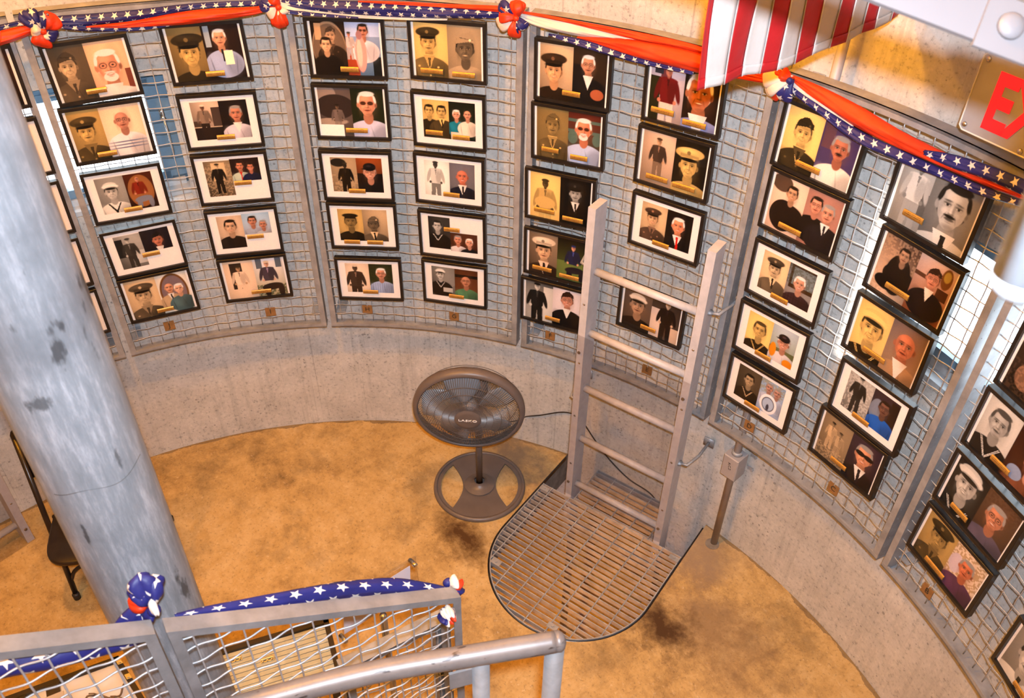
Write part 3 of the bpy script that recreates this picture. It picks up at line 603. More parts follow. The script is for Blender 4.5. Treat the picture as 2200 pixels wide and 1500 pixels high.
PHOTOS = [
('J1', (-.228,2.086,.03), ('F.48', ('se',(.30,.22,.16),(.42,.33,.25),[B(.42,.60,.19,hat='gar',hc=(.30,.24,.18),cl=(.36,.30,.22),fl='os',sk=SKS)]),
   ('col',(.80,.62,.50),(.92,.74,.58),[('r',.85,.1,1,.45,(.45,.22,.16)),B(.46,.52,.27,hair='w',sk=(.82,.50,.38),cl=(.88,.84,.82),fl='gbsc')]), []), [(.47,.14)], 'young soldier beside a grey bearded face in glasses, topmost frame of column J'),
('J2', (-.2243,1.843,.01), ('F.45', ('ye',(.55,.48,.40),(.75,.66,.52),[B(.45,.55,.19,hat='cap',hc=(.28,.22,.16),cl=(.30,.24,.17),fl='o',sk=SKS)]),
   ('col',(.90,.78,.66),(.94,.80,.66),[B(.5,.68,.17,hair='n',sk=(.74,.46,.38),cl=(.90,.85,.85),fl='hg')]), []), [(.40,.10)], 'officer in peaked cap beside man in striped polo shirt, second frame of column J'),
('J3', (-.2238,1.574,0.), ('M.5', ('bw',(.45,.45,.45),(.60,.60,.60),[B(.48,.58,.20,hat='sail',hc=WH,cl=(.86,.86,.86),fl='Ks',sk=(.78,.78,.78))]),
   ('col',(.14,.07,.04),(.30,.12,.06),[('e',.5,.5,.45,.45,(.55,.34,.18)),G(.45,.05,.85,cl=(.48,.13,.06),pa=(.45,.45,.50),hat=None,sk=(.75,.48,.38),sit=1)]), []), [(.52,.17)], 'white uniformed sailor beside man in red sweater, third frame of column J'),
('J4', (-.2246,1.307,.03), ('X', ('bw',(.35,.33,.31),(.70,.68,.65),[('r',0,.35,.3,.9,(.12,.12,.12)),('r',.6,.1,1,.5,(.75,.74,.7)),G(.5,-.05,.95,cl=(.2,.19,.18),sk=(.75,.7,.65))]),
   ('col',(.07,.06,.09),(.12,.10,.12),[B(.55,.45,.26,hat='gar',hc=(.10,.08,.08),sk=(.72,.38,.28),cl=(.08,.08,.09),fl='c')]), []), [(.57,.38)], 'white matted frame, standing soldier and small face in cap, fourth of column J'),
('J5', (-.2262,1.066,.02), ('F.5', ('se',(.75,.70,.62),(.88,.82,.72),[B(.5,.55,.20,hat='cap',hc=(.36,.26,.18),cl=(.36,.30,.24),fl='os',sk=SKS)]),
   ('col',(.90,.86,.80),(.90,.86,.80),[('e',.5,.5,.46,.47,(.42,.26,.12)),('e',.5,.5,.40,.42,(.45,.38,.40)),B(.36,.62,.12,hair='n',sk=(.84,.56,.42),cl=(.72,.60,.46),fl='ct'),B(.66,.55,.12,hair='w',sk=(.88,.64,.52),cl=(.26,.36,.38),fl='s')]), []), [(.52,.12)], 'smiling soldier beside an oval portrait of a couple, bottom frame of column J'),
('I1', (-.4104,2.112,.02), ('F.48', ('ye',(.40,.33,.26),(.62,.52,.40),[B(.55,.50,.23,hat='cap',hc=(.20,.14,.10),cl=(.18,.14,.10),fl='s',sk=SKS)]),
   ('col',(.10,.06,.05),(.14,.08,.06),[('r',.05,.6,.2,.98,(.6,.65,.7)),B(.45,.74,.15,hair='w',sk=(.84,.56,.42),cl=(.62,.66,.80),fl='t'),('r',.5,.26,.74,.52,(.92,.90,.78))]), []), [(.55,.12)], 'grinning soldier beside man in blue shirt holding a paper, topmost frame of column I'),
('I2', (-.4102,1.839,0.), ('M.5', ('wa',(.35,.33,.33),(.86,.82,.80),[('r',0,0,1,.36,(.12,.10,.10)),('r',0,.36,.5,.5,(.25,.22,.2)),('r',.7,.36,1,.85,(.25,.22,.22)),('r',0,.33,1,.35,(.7,.68,.65)),G(.42,.08,.84,cl=(.50,.46,.44),pa=(.13,.11,.11),sk=(.4,.3,.25),hat=WH)]),
   ('col',(.06,.05,.05),(.09,.07,.07),[B(.55,.64,.19,hair='g',sk=(.74,.42,.32),cl=(.80,.76,.80),fl='c')]), []), [(.52,.18)], 'sailor standing by a fence and man in white, second frame of column I'),
('I3', (-.4093,1.585,0.), ('X', ('se',(.30,.27,.22),(.62,.56,.45),[('n',.1,0,.9,(.72,.68,.6)),('r',.28,.5,.8,.95,(.8,.78,.7)),G(.5,.08,.84,cl=(.10,.10,.10),sk=(.8,.75,.7))]),
   ('col',(.10,.07,.07),(.12,.07,.07),[B(.32,.66,.19,hair='d',sk=(.78,.42,.30),cl=(.70,.74,.66),fl='T'),B(.68,.58,.17,hair='d',sk=(.76,.40,.30),cl=(.07,.09,.20),fl='s')]), []), [(.63,.40)], 'dark uniformed figure in a garden and small couple, third frame of column I'),
('I4', (-.4095,1.326,0.), ('X', ('wa',(.70,.66,.62),(.84,.80,.76),[B(.5,.66,.20,hair='d',sk=(.78,.72,.66),cl=(.10,.09,.09),fl='s')]),
   ('col',(.62,.64,.70),(.66,.78,.88),[B(.36,.62,.22,hair='d',sk=(.74,.44,.34),cl=(.62,.64,.70)),B(.72,.42,.19,hair='g',sk=(.74,.44,.34),cl=(.68,.68,.70))]), []), [(.65,.38)], 'dark haired sailor in black and couple on a beach, fourth frame of column I'),
('I5', (-.4112,1.081,.01), ('F.5', ('wa',(.86,.82,.78),(.92,.88,.84),[('r',.2,.25,.6,.92,(.18,.15,.14)),G(.48,.0,.84,cl=(.92,.88,.85),pa=(.88,.84,.80),sk=(.7,.6,.5))]),
   ('col',(.66,.60,.46),(.90,.88,.90),[('r',.1,.72,.3,1,(.35,.38,.42)),('r',.75,.72,.95,1,(.35,.38,.42)),('n',.3,0,.3,(.16,.2,.08)),G(.45,.0,.9,cl=(.26,.22,.26),pa=(.14,.11,.10),hat=(.8,.7,.6),sk=(.8,.6,.5),sit=1)]), []), [(.55,.15,1)], 'two figures before a white clapboard house, bottom frame of column I'),
('H1', (-.6415,2.121,0.), ('F.5', ('wa',(.10,.08,.07),(.12,.09,.08),[('e',.5,.5,.5,.49,(.62,.55,.48)),('e',.5,.48,.48,.46,(.42,.37,.33)),('r',.1,.65,.3,.95,(.75,.66,.55)),B(.56,.72,.12,hat='gar',hc=(.25,.22,.2),sk=(.78,.70,.62),cl=(.16,.13,.11),fl='o'),B(.40,.55,.13,hair='d',sk=(.84,.75,.66),cl=(.07,.06,.06),fl='s')]),
   ('col',(.30,.40,.52),(.60,.66,.80),[('r',0,.72,1,1,(.70,.76,.90)),('r',.0,0,.35,.4,(.62,.24,.12)),('r',.75,0,1,.35,(.06,.08,.09)),B(.52,.82,.12,hair='d',sk=(.76,.44,.34),cl=(.88,.82,.84),fl='S'),G(.10,.3,.5,cl=(.8,.72,.7),sk=(.8,.5,.4)),('e',.42,.40,.17,.34,(.84,.58,.54)),('e',.38,.42,.08,.26,(.92,.72,.66)),('e',.40,.75,.09,.08,(.6,.42,.42))]), []), [(.52,.12)], 'oval wartime couple beside man holding a big pink fish, topmost frame of column H'),
('H2', (-.6389,1.864,0.), ('F.5', ('wa',(.28,.26,.27),(.36,.34,.36),[('e',.2,.85,.35,.2,(.55,.53,.55)),('e',.5,.6,.6,.25,(.16,.14,.15)),('e',.35,.3,.5,.07,(.6,.58,.58)),G(.55,.05,.6,cl=(.42,.40,.42),pa=(.5,.48,.48),sk=(.4,.34,.3),hat=DARK)]),
   ('col',(.06,.09,.05),(.09,.12,.06),[('n',.2,0,1,(.10,.13,.05)),B(.48,.66,.23,hair='w',sk=(.82,.50,.38),cl=(.76,.75,.84),fl='S')]), [('r',.0,.0,.36,.24,(.93,.90,.88))]), [(.55,.14,1)], 'frame with a white note card in its lower left corner, second of column H'),
('H3', (-.6357,1.581,0.), ('M.5', ('se',(.50,.46,.42),(.70,.66,.58),[('n',.1,0,.5,(.75,.7,.6)),('e',.3,.85,.3,.12,(.15,.12,.1)),G(.55,-.1,.95,cl=(.07,.06,.06),sk=(.2,.15,.12))]),
   ('col',(.05,.04,.04),(.62,.28,.10),[('r',0,0,1,.55,(.06,.04,.04)),B(.5,.58,.21,hat='ball',hc=(.06,.05,.06),hair='g',sk=(.80,.52,.42),cl=(.05,.05,.06),fl='gs')]), []), [(.48,.17)], 'dark figure in snow and man in black cap, third frame of column H'),
('H4', (-.6365,1.336,0.), ('M.5', ('ye',(.70,.62,.50),(.86,.74,.56),[B(.5,.60,.21,hat='flat',hc=(.08,.07,.07),sk=(.55,.42,.32),cl=(.10,.08,.08))]),
   ('se',(.50,.43,.36),(.82,.76,.66),[B(.42,.52,.19,hat='gar',hc=(.42,.36,.28),sk=(.42,.32,.24),cl=(.40,.32,.25),fl='ct')]), []), [(.30,.12),(.67,.12)], 'two young servicemen in sepia on a white mat, fourth frame of column H'),
('H5', (-.6375,1.054,0.), ('M.5', ('wa',(.88,.86,.84),(.92,.90,.88),[G(.42,-.35,1.3,cl=(.22,.19,.18),pa=(.18,.15,.14),sk=(.32,.27,.24),hat=(.85,.83,.8))]),
   ('col',(.12,.16,.08),(.10,.14,.08),[('n',.6,0,1,(.16,.18,.09)),B(.5,.66,.18,hair='w',sk=(.78,.50,.40),cl=(.60,.66,.80),fl='vg')]), []), [(.50,.17)], 'dark sailor and white haired man in striped shirt, bottom frame of column H'),
('G1', (-.8146,2.134,.01), ('F.5', ('ye',(.82,.74,.60),(.92,.82,.66),[B(.42,.62,.18,hat='cap',hc=(.24,.16,.10),cl=(.50,.36,.20),fl='oc',sk=SKS)]),
   ('se',(.60,.50,.40),(.72,.62,.50),[B(.52,.55,.21,hat='gar',hc=(.66,.58,.46),hair='d',sk=(.46,.33,.24),cl=(.72,.64,.50),fl='s')]), []), [(.27,.12,1),(.72,.10,1)], 'capped soldier and young woman in garrison cap, both sepia, topmost frame of column G'),
('G2', (-.8128,1.854,.01), ('M.5', ('ye',(.80,.70,.50),(.92,.82,.56),[B(.25,.70,.15,hair='d',sk=SKS,cl=(.18,.10,.08),fl='s'),B(.72,.70,.15,hair='d',sk=SKS,cl=(.30,.20,.14),fl='ct')]),
   ('col',(.05,.09,.05),(.05,.08,.05),[('n',.4,0,1,(.07,.11,.06)),B(.28,.66,.12,hair='w',sk=(.84,.54,.42),cl=(.05,.42,.50),fl='s'),('r',.05,0,.5,.2,(.85,.78,.68)),B(.70,.68,.12,hair='n',sk=(.84,.54,.42),cl=(.88,.80,.72),fl='')]), []), [(.28,.25),(.68,.20)], 'two couples side by side, one woman in teal, second frame of column G'),
('G3', (-.8101,1.590,0.), ('M.5', ('bw',(.90,.90,.90),(.94,.94,.94),[G(.45,-.12,1.1,cl=(.80,.79,.78),pa=(.45,.44,.43),sk=(.25,.24,.23),hat=(.2,.2,.2))]),
   ('col',(.36,.35,.36),(.42,.40,.44),[B(.5,.62,.20,hair='n',sk=(.80,.36,.26),cl=(.08,.09,.14),fl='cts')]), []), [(.53,.20)], 'pale standing airman and red faced man in suit, third frame of column G'),
('G4', (-.8119,1.322,.01), ('Y', ('bw',(.10,.10,.10),(.20,.20,.20),[B(.42,.70,.16,hair='d',sk=(.75,.72,.70),cl=NAVY,fl='ks')]),
   ('col',(.22,.10,.06),(.30,.16,.10),[B(.28,.62,.22,hair='g',sk=(.84,.50,.40),cl=(.85,.80,.80)),B(.70,.52,.22,hair='w',sk=(.84,.56,.46),cl=(.08,.08,.09),fl='s')]), []), [(.50,.66)], 'laughing sailor upper left and old couple lower right, fourth frame of column G'),
('G5', (-.8132,1.067,0.), ('M.5', ('bw',(.25,.25,.25),(.55,.55,.54),[('e',.7,.7,.4,.4,(.5,.5,.5)),B(.38,.72,.15,hat='sail',hc=WH,sk=(.8,.78,.75),cl=NAVY,fl='k'),('r',.5,.15,.9,.3,(.7,.7,.68))]),
   ('col',(.40,.22,.12),(.30,.16,.09),[('r',0,.72,1,.82,(.08,.06,.05)),B(.48,.60,.18,hair='n',sk=(.72,.44,.32),cl=(.30,.46,.32),fl='g')]), []), [(.53,.18)], 'leaning sailor and bald man in a green shirt, bottom frame of column G'),
('F1', (-1.0307,2.114,.02), ('F.5', ('wa',(.55,.50,.44),(.84,.78,.68),[B(.42,.50,.20,hat='cap',hc=(.16,.12,.09),cl=(.12,.09,.07),fl='s',sk=SKS,tilt=.1)]),
   ('col',(.08,.06,.05),(.20,.13,.08),[('r',.0,.3,.4,.7,(.06,.05,.06)),B(.45,.70,.16,hair='w',sk=(.74,.46,.34),cl=(.05,.05,.06),fl='cg'),('e',.75,.2,.2,.1,(.62,.32,.2))]), []), [(.50,.16)], 'soldier in black peaked cap beside seated man in suit, topmost frame of column F'),
('F2', (-1.0289,1.872,.03), ('F.5', ('ye',(.46,.38,.26),(.56,.48,.34),[B(.50,.64,.17,hat='gar',hc=(.46,.34,.22),cl=(.40,.32,.20),fl='oc',sk=(.62,.48,.34))]),
   ('col',(.20,.26,.20),(.36,.12,.08),[('r',0,.60,1,.66,(.30,.38,.34)),('r',0,.8,1,.86,(.30,.38,.34)),('e',.15,.5,.16,.13,(.30,.38,.34)),('e',.9,.5,.14,.12,(.30,.38,.34)),B(.48,.66,.20,hair='w',sk=(.84,.42,.28),cl=(.68,.72,.84),fl='Sbs')]), []), [(.25,.17),(.68,.12)], 'soldier beside man with white beard and sunglasses, second frame of column F'),
('F3', (-1.0208,1.595,.02), ('F.5', ('ye',(.90,.84,.60),(.96,.90,.60),[G(.5,-.3,1.15,cl=(.75,.7,.5),sk=(.35,.28,.2),pa=(.8,.75,.55)),('e',.5,.35,.35,.13,(.8,.72,.5))]),
   ('bw',(.06,.06,.06),(.05,.05,.05),[B(.5,.66,.15,hat='cap',hc=(.08,.08,.09),sk=(.66,.63,.6),cl=(.05,.05,.05),fl='ct')]), []), [(.27,.18,1),(.72,.12,1)], 'bright yellow tinted airman beside officer on black, third frame of column F'),
('F4', (-1.0217,1.317,.01), ('F.5', ('wa',(.30,.27,.24),(.55,.51,.46),[B(.52,.55,.21,hat='cap',hc=(.84,.82,.78),cl=(.16,.13,.12),fl='ct',sk=(.82,.75,.66))]),
   ('col',(.34,.40,.18),(.06,.05,.03),[('r',0,0,1,.45,(.36,.42,.20)),G(.55,.05,.8,cl=(.10,.12,.24),pa=(.08,.08,.12),sk=(.8,.55,.45),hat=(.12,.16,.35),sit=1)]), []), [(.27,.14,1),(.72,.10,1)], 'officer in white topped cap beside man sitting on grass, fourth frame of column F'),
('F5', (-1.0178,1.062,.01), ('F.5', ('bw',(.66,.65,.63),(.35,.34,.33),[('r',.65,0,1,.9,(.8,.79,.77)),G(.42,-.15,1.1,cl=(.10,.10,.10),sk=(.8,.76,.72),hat=(.08,.08,.08))]),
   ('col',(.80,.76,.78),(.86,.80,.80),[B(.52,.68,.17,hat='gar',hc=(.14,.08,.06),sk=(.78,.50,.42),cl=(.05,.05,.06),fl='cgs')]), []), [(.52,.14)], 'standing sailor beside suited man in garrison cap, bottom frame of column F'),
('E1', (-1.2195,2.127,.03), ('F.5', ('col',(.60,.52,.50),(.75,.70,.75),[('r',0,0,.3,.75,(.12,.12,.06)),('r',.3,.75,.6,1,(.4,.18,.2)),('r',.1,.8,.35,1,(.15,.16,.2)),G(.52,-.15,1.1,cl=(.38,.06,.07),pa=(.82,.72,.66),sk=(.76,.44,.34),hat=None)]),
   ('col',(.10,.05,.03),(.10,.06,.04),[B(.45,.60,.30,hair='w',sk=(.70,.34,.18),cl=(.50,.52,.70),fl='cs')]), []), [(.25,.18,1),(.70,.10,1)], 'frame partly covered by the flag tip, man in dark red sweater, topmost of column E'),
('E2', (-1.2193,1.875,.015), ('F.5', ('wa',(.55,.50,.46),(.86,.80,.76),[G(.5,.08,.8,cl=(.24,.20,.18),pa=(.45,.40,.36),sk=(.7,.6,.5),hat=(.25,.2,.16))]),
   ('ye',(.10,.08,.05),(.08,.06,.04),[B(.46,.52,.22,hat='cap',hc=(.80,.72,.50),cl=(.76,.66,.44),fl='s',sk=(.84,.74,.54))]), []), [(.30,.14,1),(.70,.13,1)], 'small standing soldier beside one in a light peaked cap, second frame of column E'),
('E3', (-1.2223,1.604,.01), ('M.5', ('wa',(.70,.64,.54),(.82,.77,.66),[B(.46,.60,.18,hat='cap',hc=(.24,.19,.16),cl=(.28,.23,.20),fl='os',sk=(.80,.73,.62))]),
   ('col',(.05,.04,.04),(.06,.04,.04),[B(.46,.62,.21,hair='w',sk=(.86,.46,.30),cl=(.05,.05,.06),fl='cTs')]), []), [(.47,.14)], 'capped soldier beside suited man in red tie, third frame of column E'),
('E5', (-1.2185,1.1855,0.), ('F.5', ('wa',(.26,.23,.22),(.40,.35,.32),[B(.50,.56,.21,hat='sail',hc=WH,sk=(.66,.58,.52),cl=(.08,.07,.07),fl='')]),
   ('wa',(.30,.26,.24),(.20,.17,.16),[('r',0,0,.35,.7,(.82,.80,.82)),('r',.7,0,1,.35,(.78,.74,.72)),G(.55,-.05,.98,cl=(.06,.05,.06),pa=(.06,.05,.06),sk=(.75,.68,.62),hat=(.1,.09,.1))]), []), [(.50,.15)], 'frame seen between the ladder rungs, sailor in white hat, bottom of column E'),
('D1', (-1.4449,2.113,-.02), ('F.5', ('ye',(.86,.80,.60),(.96,.90,.66),[B(.50,.60,.19,hat='gar',hc=(.16,.12,.10),cl=(.18,.15,.13),fl='ocs',sk=(.88,.80,.62))]),
   ('col',(.24,.20,.34),(.26,.18,.32),[('r',.05,.55,.35,.95,(.34,.22,.26)),B(.55,.60,.19,hair='g',sk=(.68,.34,.24),cl=(.88,.82,.76),fl='m')]), []), [(.45,.15,1)], 'soldier in garrison cap beside man with moustache, topmost frame of column D'),
('D2', (-1.4472,1.877,-.01), ('F.5', ('wa',(.80,.74,.72),(.92,.86,.84),[('e',.25,.85,.3,.15,(.3,.25,.22)),('e',.45,.3,.4,.28,(.09,.07,.07)),B(.58,.72,.13,hair='d',sk=(.74,.62,.54),cl=(.07,.06,.06),fl='s')]),
   ('col',(.62,.42,.36),(.66,.46,.40),[B(.30,.72,.14,hair='d',sk=(.82,.50,.40),cl=(.06,.05,.05),fl='g'),B(.66,.66,.15,hair='g',sk=(.80,.50,.40),cl=(.09,.08,.09),fl='ct')]), []), [(.40,.15,1)], 'lounging sailor in black beside a hugging couple, second frame of column D'),
('D3', (-1.4491,1.602,.01), ('M.5', ('se',(.82,.76,.68),(.92,.86,.78),[B(.50,.62,.18,hat='cap',hc=(.26,.22,.20),cl=(.40,.34,.28),fl='ct',sk=(.84,.76,.66))]),
   ('col',(.55,.50,.46),(.40,.42,.46),[('r',.1,.4,1,1,(.20,.13,.07)),('r',.18,.5,1,.95,(.42,.46,.48)),('n',.4,.5,.8,(.28,.30,.26)),B(.48,.56,.18,hair='w',sk=(.80,.54,.44),cl=(.18,.11,.13),fl='ps')]), []), [(.48,.14)], 'capped merchant officer beside man in plaid, third frame of column D'),
('D4', (-1.4488,1.333,.02), ('M.5', ('ye',(.92,.88,.82),(.94,.90,.80),[B(.52,.58,.22,hair='b',sk=(.86,.68,.50),cl=(.12,.09,.08),fl='ks')]),
   ('col',(.45,.48,.38),(.72,.76,.80),[('r',0,.25,1,.4,(.34,.36,.22)),B(.50,.58,.19,hat='ball',hc=(.10,.08,.09),hair='w',sk=(.78,.50,.40),cl=(.80,.76,.76),fl='gs'),('e',.15,.3,.13,.2,(.85,.50,.08)),('e',.8,.08,.2,.12,(.85,.50,.08))]), []), [(.46,.13)], 'fair young sailor beside man in dark cap and white jacket, fourth frame of column D'),
('D5', (-1.453,1.077,.01), ('M.5', ('se',(.22,.17,.15),(.36,.28,.24),[B(.52,.64,.18,hair='d',sk=(.72,.60,.52),cl=(.12,.09,.08),fl='ks')]),
   ('col',(.60,.66,.78),(.56,.66,.78),[('n',.4,.6,1,(.60,.55,.40)),B(.36,.78,.13,hair='g',sk=(.70,.50,.46),cl=(.68,.70,.78)),B(.70,.74,.13,hair='g',sk=(.70,.50,.46),cl=(.68,.72,.82)),('e',.45,.30,.36,.30,(.88,.88,.90)),('e',.45,.30,.26,.215,(.25,.27,.33)),('e',.45,.30,.23,.19,(.62,.68,.78)),('e',.45,.2,.06,.1,(.2,.2,.26))]), []), [(.46,.13)], 'dark sailor beside couple behind a white life ring, bottom frame of column D'),
('C1', (-1.6278,2.103,0.), ('F.42', ('bw',(.52,.50,.50),(.72,.70,.70),[('r',.6,.2,1,.6,(.35,.34,.33)),G(.55,-.05,1.05,cl=(.82,.80,.78),pa=(.62,.60,.58),sk=(.5,.48,.46))]),
   ('bw',(.40,.38,.38),(.52,.50,.50),[B(.52,.58,.32,hair='d',sk=(.72,.70,.69),cl=(.80,.78,.76),fl='ctm')]), []), [(.34,.22)], 'large grey portrait of a moustached man in a suit, topmost frame of column C'),
('C2', (-1.6355,1.857,-.01), ('F.5', ('wa',(.80,.74,.70),(.35,.28,.24),[('n',.3,0,1,(.7,.62,.55)),('e',.6,.4,.34,.34,(.06,.05,.05)),B(.62,.74,.12,hair='d',sk=(.66,.55,.48),cl=(.06,.05,.05)),('e',.35,.2,.3,.12,(.05,.04,.04))]),
   ('col',(.50,.26,.14),(.80,.70,.66),[('r',0,.62,.35,.68,(.3,.18,.12)),('e',.80,.78,.14,.17,(.40,.24,.10)),('e',.80,.82,.09,.09,(.62,.52,.22)),('r',.66,.42,.95,.6,(.25,.14,.08)),B(.48,.66,.14,hat='gar',hc=(.16,.10,.08),sk=(.80,.50,.42),cl=(.06,.05,.06),fl='cg')]), []), [(.40,.20,1)], 'dark figures beside a veteran in front of a wall clock, second frame of column C'),
('C3', (-1.6326,1.605,.01), ('F.5', ('ye',(.88,.84,.66),(.90,.86,.66),[B(.50,.52,.26,hat='sail',hc=(.90,.86,.72),sk=(.86,.80,.62),cl=(.10,.09,.08),fl='ks')]),
   ('col',(.60,.46,.34),(.46,.38,.36),[B(.50,.60,.24,hair='n',sk=(.74,.38,.26),cl=(.66,.50,.36),fl='c')]), []), [(.42,.17,1)], 'sailor in tall cream hat beside bald man in tan sweater, third frame of column C'),
('C4', (-1.6435,1.339,.02), ('M.5', ('bw',(.45,.44,.43),(.70,.68,.66),[('n',.5,0,1,(.8,.79,.78)),G(.48,.0,1.0,cl=(.14,.13,.13),pa=(.16,.15,.15),sk=(.72,.68,.64),hat=(.12,.11,.11))]),
   ('col',(.12,.13,.20),(.20,.14,.16),[('e',.25,.5,.25,.3,(.45,.48,.55)),('r',.7,.3,1,.95,(.14,.09,.07)),B(.50,.64,.18,hair='d',sk=(.38,.24,.20),cl=(.10,.34,.70),fl='g')]), []), [(.46,.17)], 'soldier in long coat beside man in bright blue shirt, fourth frame of column C'),
('C5', (-1.636,1.101,.015), ('F.5', ('se',(.46,.40,.34),(.62,.55,.47),[G(.35,.25,.6,cl=(.78,.72,.64),pa=(.7,.64,.56),sk=(.6,.5,.4),hat=DARK),G(.66,.15,.6,cl=(.70,.66,.60),sk=(.6,.5,.4)),('n',.2,0,.3,(.75,.7,.62))]),
   ('col',(.12,.08,.10),(.20,.14,.20),[B(.50,.62,.22,hair='g',sk=(.80,.50,.36),cl=(.07,.06,.08),fl='cts'),('e',.38,.66,.16,.05,(.08,.06,.06)),('e',.66,.66,.16,.05,(.08,.06,.06))]), []), [(.45,.15)], 'children on a step beside man in black glasses, bottom frame of column C'),
('B2', (-1.8617,1.845,-.01), ('F.55', ('wa',(.10,.08,.08),(.22,.18,.17),[('e',.6,.45,.35,.3,(.30,.24,.22)),B(.55,.70,.15,hair='d',sk=(.55,.42,.36),cl=(.06,.05,.05)),('e',.4,.3,.25,.2,(.5,.40,.34)),('n',.2,0,.5,(.34,.26,.22))]),
   ('wa',(.3,.25,.22),(.4,.34,.3),[B(.5,.6,.2,hair='g',sk=(.8,.55,.45),cl=(.3,.2,.2))]), []), [(.50,.15)], 'dark toned frame cut by the right photo edge, topmost visible of column B'),
('B3', (-1.8579,1.596,0.), ('F.48', ('bw',(.72,.69,.62),(.84,.82,.74),[B(.48,.62,.22,hair='b',sk=(.68,.64,.60),cl=(.10,.09,.09),fl='k')]),
   ('col',(.24,.12,.08),(.18,.08,.05),[B(.62,.48,.18,hat='ball',hc=(.80,.78,.74),hair='w',sk=(.84,.56,.46),cl=(.42,.24,.16),fl='gs'),('e',.3,.2,.2,.12,(.50,.55,.66))]), []), [(.48,.15)], 'grey toned sailor beside old woman in white cap, middle frame of column B'),
('B4', (-1.8566,1.337,-.015), ('F.5', ('bw',(.14,.12,.12),(.12,.11,.11),[B(.46,.58,.26,hat='sail',hc=(.84,.80,.76),hair='d',sk=(.76,.72,.69),cl=(.08,.07,.07),fl='ks',tilt=-.15)]),
   ('col',(.22,.16,.13),(.36,.26,.19),[('n',.5,.3,1,(.30,.20,.13)),B(.45,.55,.21,hair='g',sk=(.72,.42,.30),cl=(.32,.29,.36),fl='gs')]), []), [(.34,.14)], 'sailor with tipped white hat beside man in round glasses, frame of column B'),
('B5', (-1.8535,1.076,-.02), ('F.5', ('ye',(.62,.52,.36),(.74,.64,.46),[B(.52,.60,.20,hat='cap',hc=(.20,.16,.10),cl=(.28,.21,.13),fl='os',sk=(.66,.52,.34))]),
   ('col',(.80,.70,.62),(.86,.76,.66),[('n',.5,.2,1,(.55,.42,.25)),('e',.2,.55,.2,.2,(.75,.68,.72)),B(.52,.60,.18,hair='g',sk=(.76,.34,.20),cl=(.30,.16,.28),fl='')]), []), [(.42,.12,1)], 'sepia capped soldier beside sunburnt man in purple, bottom frame of column B'),
('A5', (-2.045,1.06,0.), ('F.6', ('bw',(.46,.42,.40),(.62,.58,.55),[B(.50,.58,.27,hair='d',sk=(.80,.76,.72),cl=(.86,.83,.80),fl='t')]),
   ('wa',(.35,.25,.2),(.4,.3,.25),[B(.5,.6,.2,hair='g',sk=(.8,.55,.45),cl=(.2,.2,.3))]), []), [(.45,.12)], 'frame with grey young man in white shirt at the bottom right corner'),
('A4', (-2.045,1.337,0.), ('F.5', ('se',(.4,.35,.3),(.6,.5,.4),[B(.5,.6,.2,hat='cap',cl=(.2,.2,.2),sk=SKS)]), ('wa',(.3,.25,.22),(.4,.34,.3),[B(.5,.6,.2,hair='g')]), []), [(.5,.15)], 'frame showing only its lower left corner above the bottom right corner frame'),
('K1', (-.0575,2.10,0.), ('F.5', ('wa',(.2,.14,.1),(.3,.22,.16),[B(.5,.6,.22,hair='d',sk=(.6,.4,.3))]), ('col',(.10,.06,.05),(.20,.10,.07),[B(.45,.55,.26,hair='d',sk=(.55,.28,.16),cl=(.08,.06,.07),fl='g')]), []), [], 'dark photo frame beside the steel column at upper left, topmost of half hidden column K'),
('K2', (-.0575,1.831,0.), ('M.5', ('wa',(.3,.25,.2),(.4,.3,.2),[]), ('wa',(.4,.25,.2),(.1,.07,.06),[B(.4,.6,.2,hair='g')]), []), [], 'white matted frame beside the steel column, second of half hidden column K'),
('K3', (-.0565,1.568,0.), ('M.5', ('wa',(.3,.25,.2),(.4,.3,.2),[]), ('col',(.3,.35,.2),(.6,.65,.5),[B(.5,.5,.2,hair='g',cl=DARK)]), []), [], 'frame with greenish photo edge beside the steel column, third of half hidden column K'),
('K4', (-.0548,1.309,0.), ('M.5', ('wa',(.3,.25,.2),(.4,.3,.2),[]), ('wa',(.6,.5,.4),(.7,.6,.5),[]), [('r',.62,.1,.95,.95,(.9,.87,.85))]), [], 'white matted frame beside the steel column, fourth of half hidden column K'),
('K5', (-.0545,1.052,0.), ('M.5', ('wa',(.3,.25,.2),(.4,.3,.2),[]), ('wa',(.6,.5,.4),(.7,.6,.5),[]), [('r',.62,.1,.95,.95,(.9,.87,.85))]), [], 'white matted frame beside the steel column, bottom of half hidden column K'),
]

for name, (th, z, ti), spec, plates, lab in PHOTOS:
    M = frame_M(th, 2.242, z, ti)
    e = bpy.data.objects.new('picture_frame', None); e.empty_display_size = .05; col.objects.link(e); e.matrix_world = M
    e['label'] = lab; e['category'] = 'picture frame'; e['group'] = 'black picture frames hung on the wire screens'
    mo('moulding', mould_me, None, e, loc=(0,0,0)); mo('backing', back_me, None, e, loc=(0,0,0))
    mo('photo_print', print_mesh(spec), None, e, loc=(0,0,-.0095)); mo('glass_pane', pane_me, None, e, loc=(0,0,0))
    for pl in plates:
        o = mo('nameplate', pl_big if len(pl) > 2 else pl_me, None, e, loc=((pl[0]-.5)*.276,(pl[1]-.5)*.208,-.0035)); 
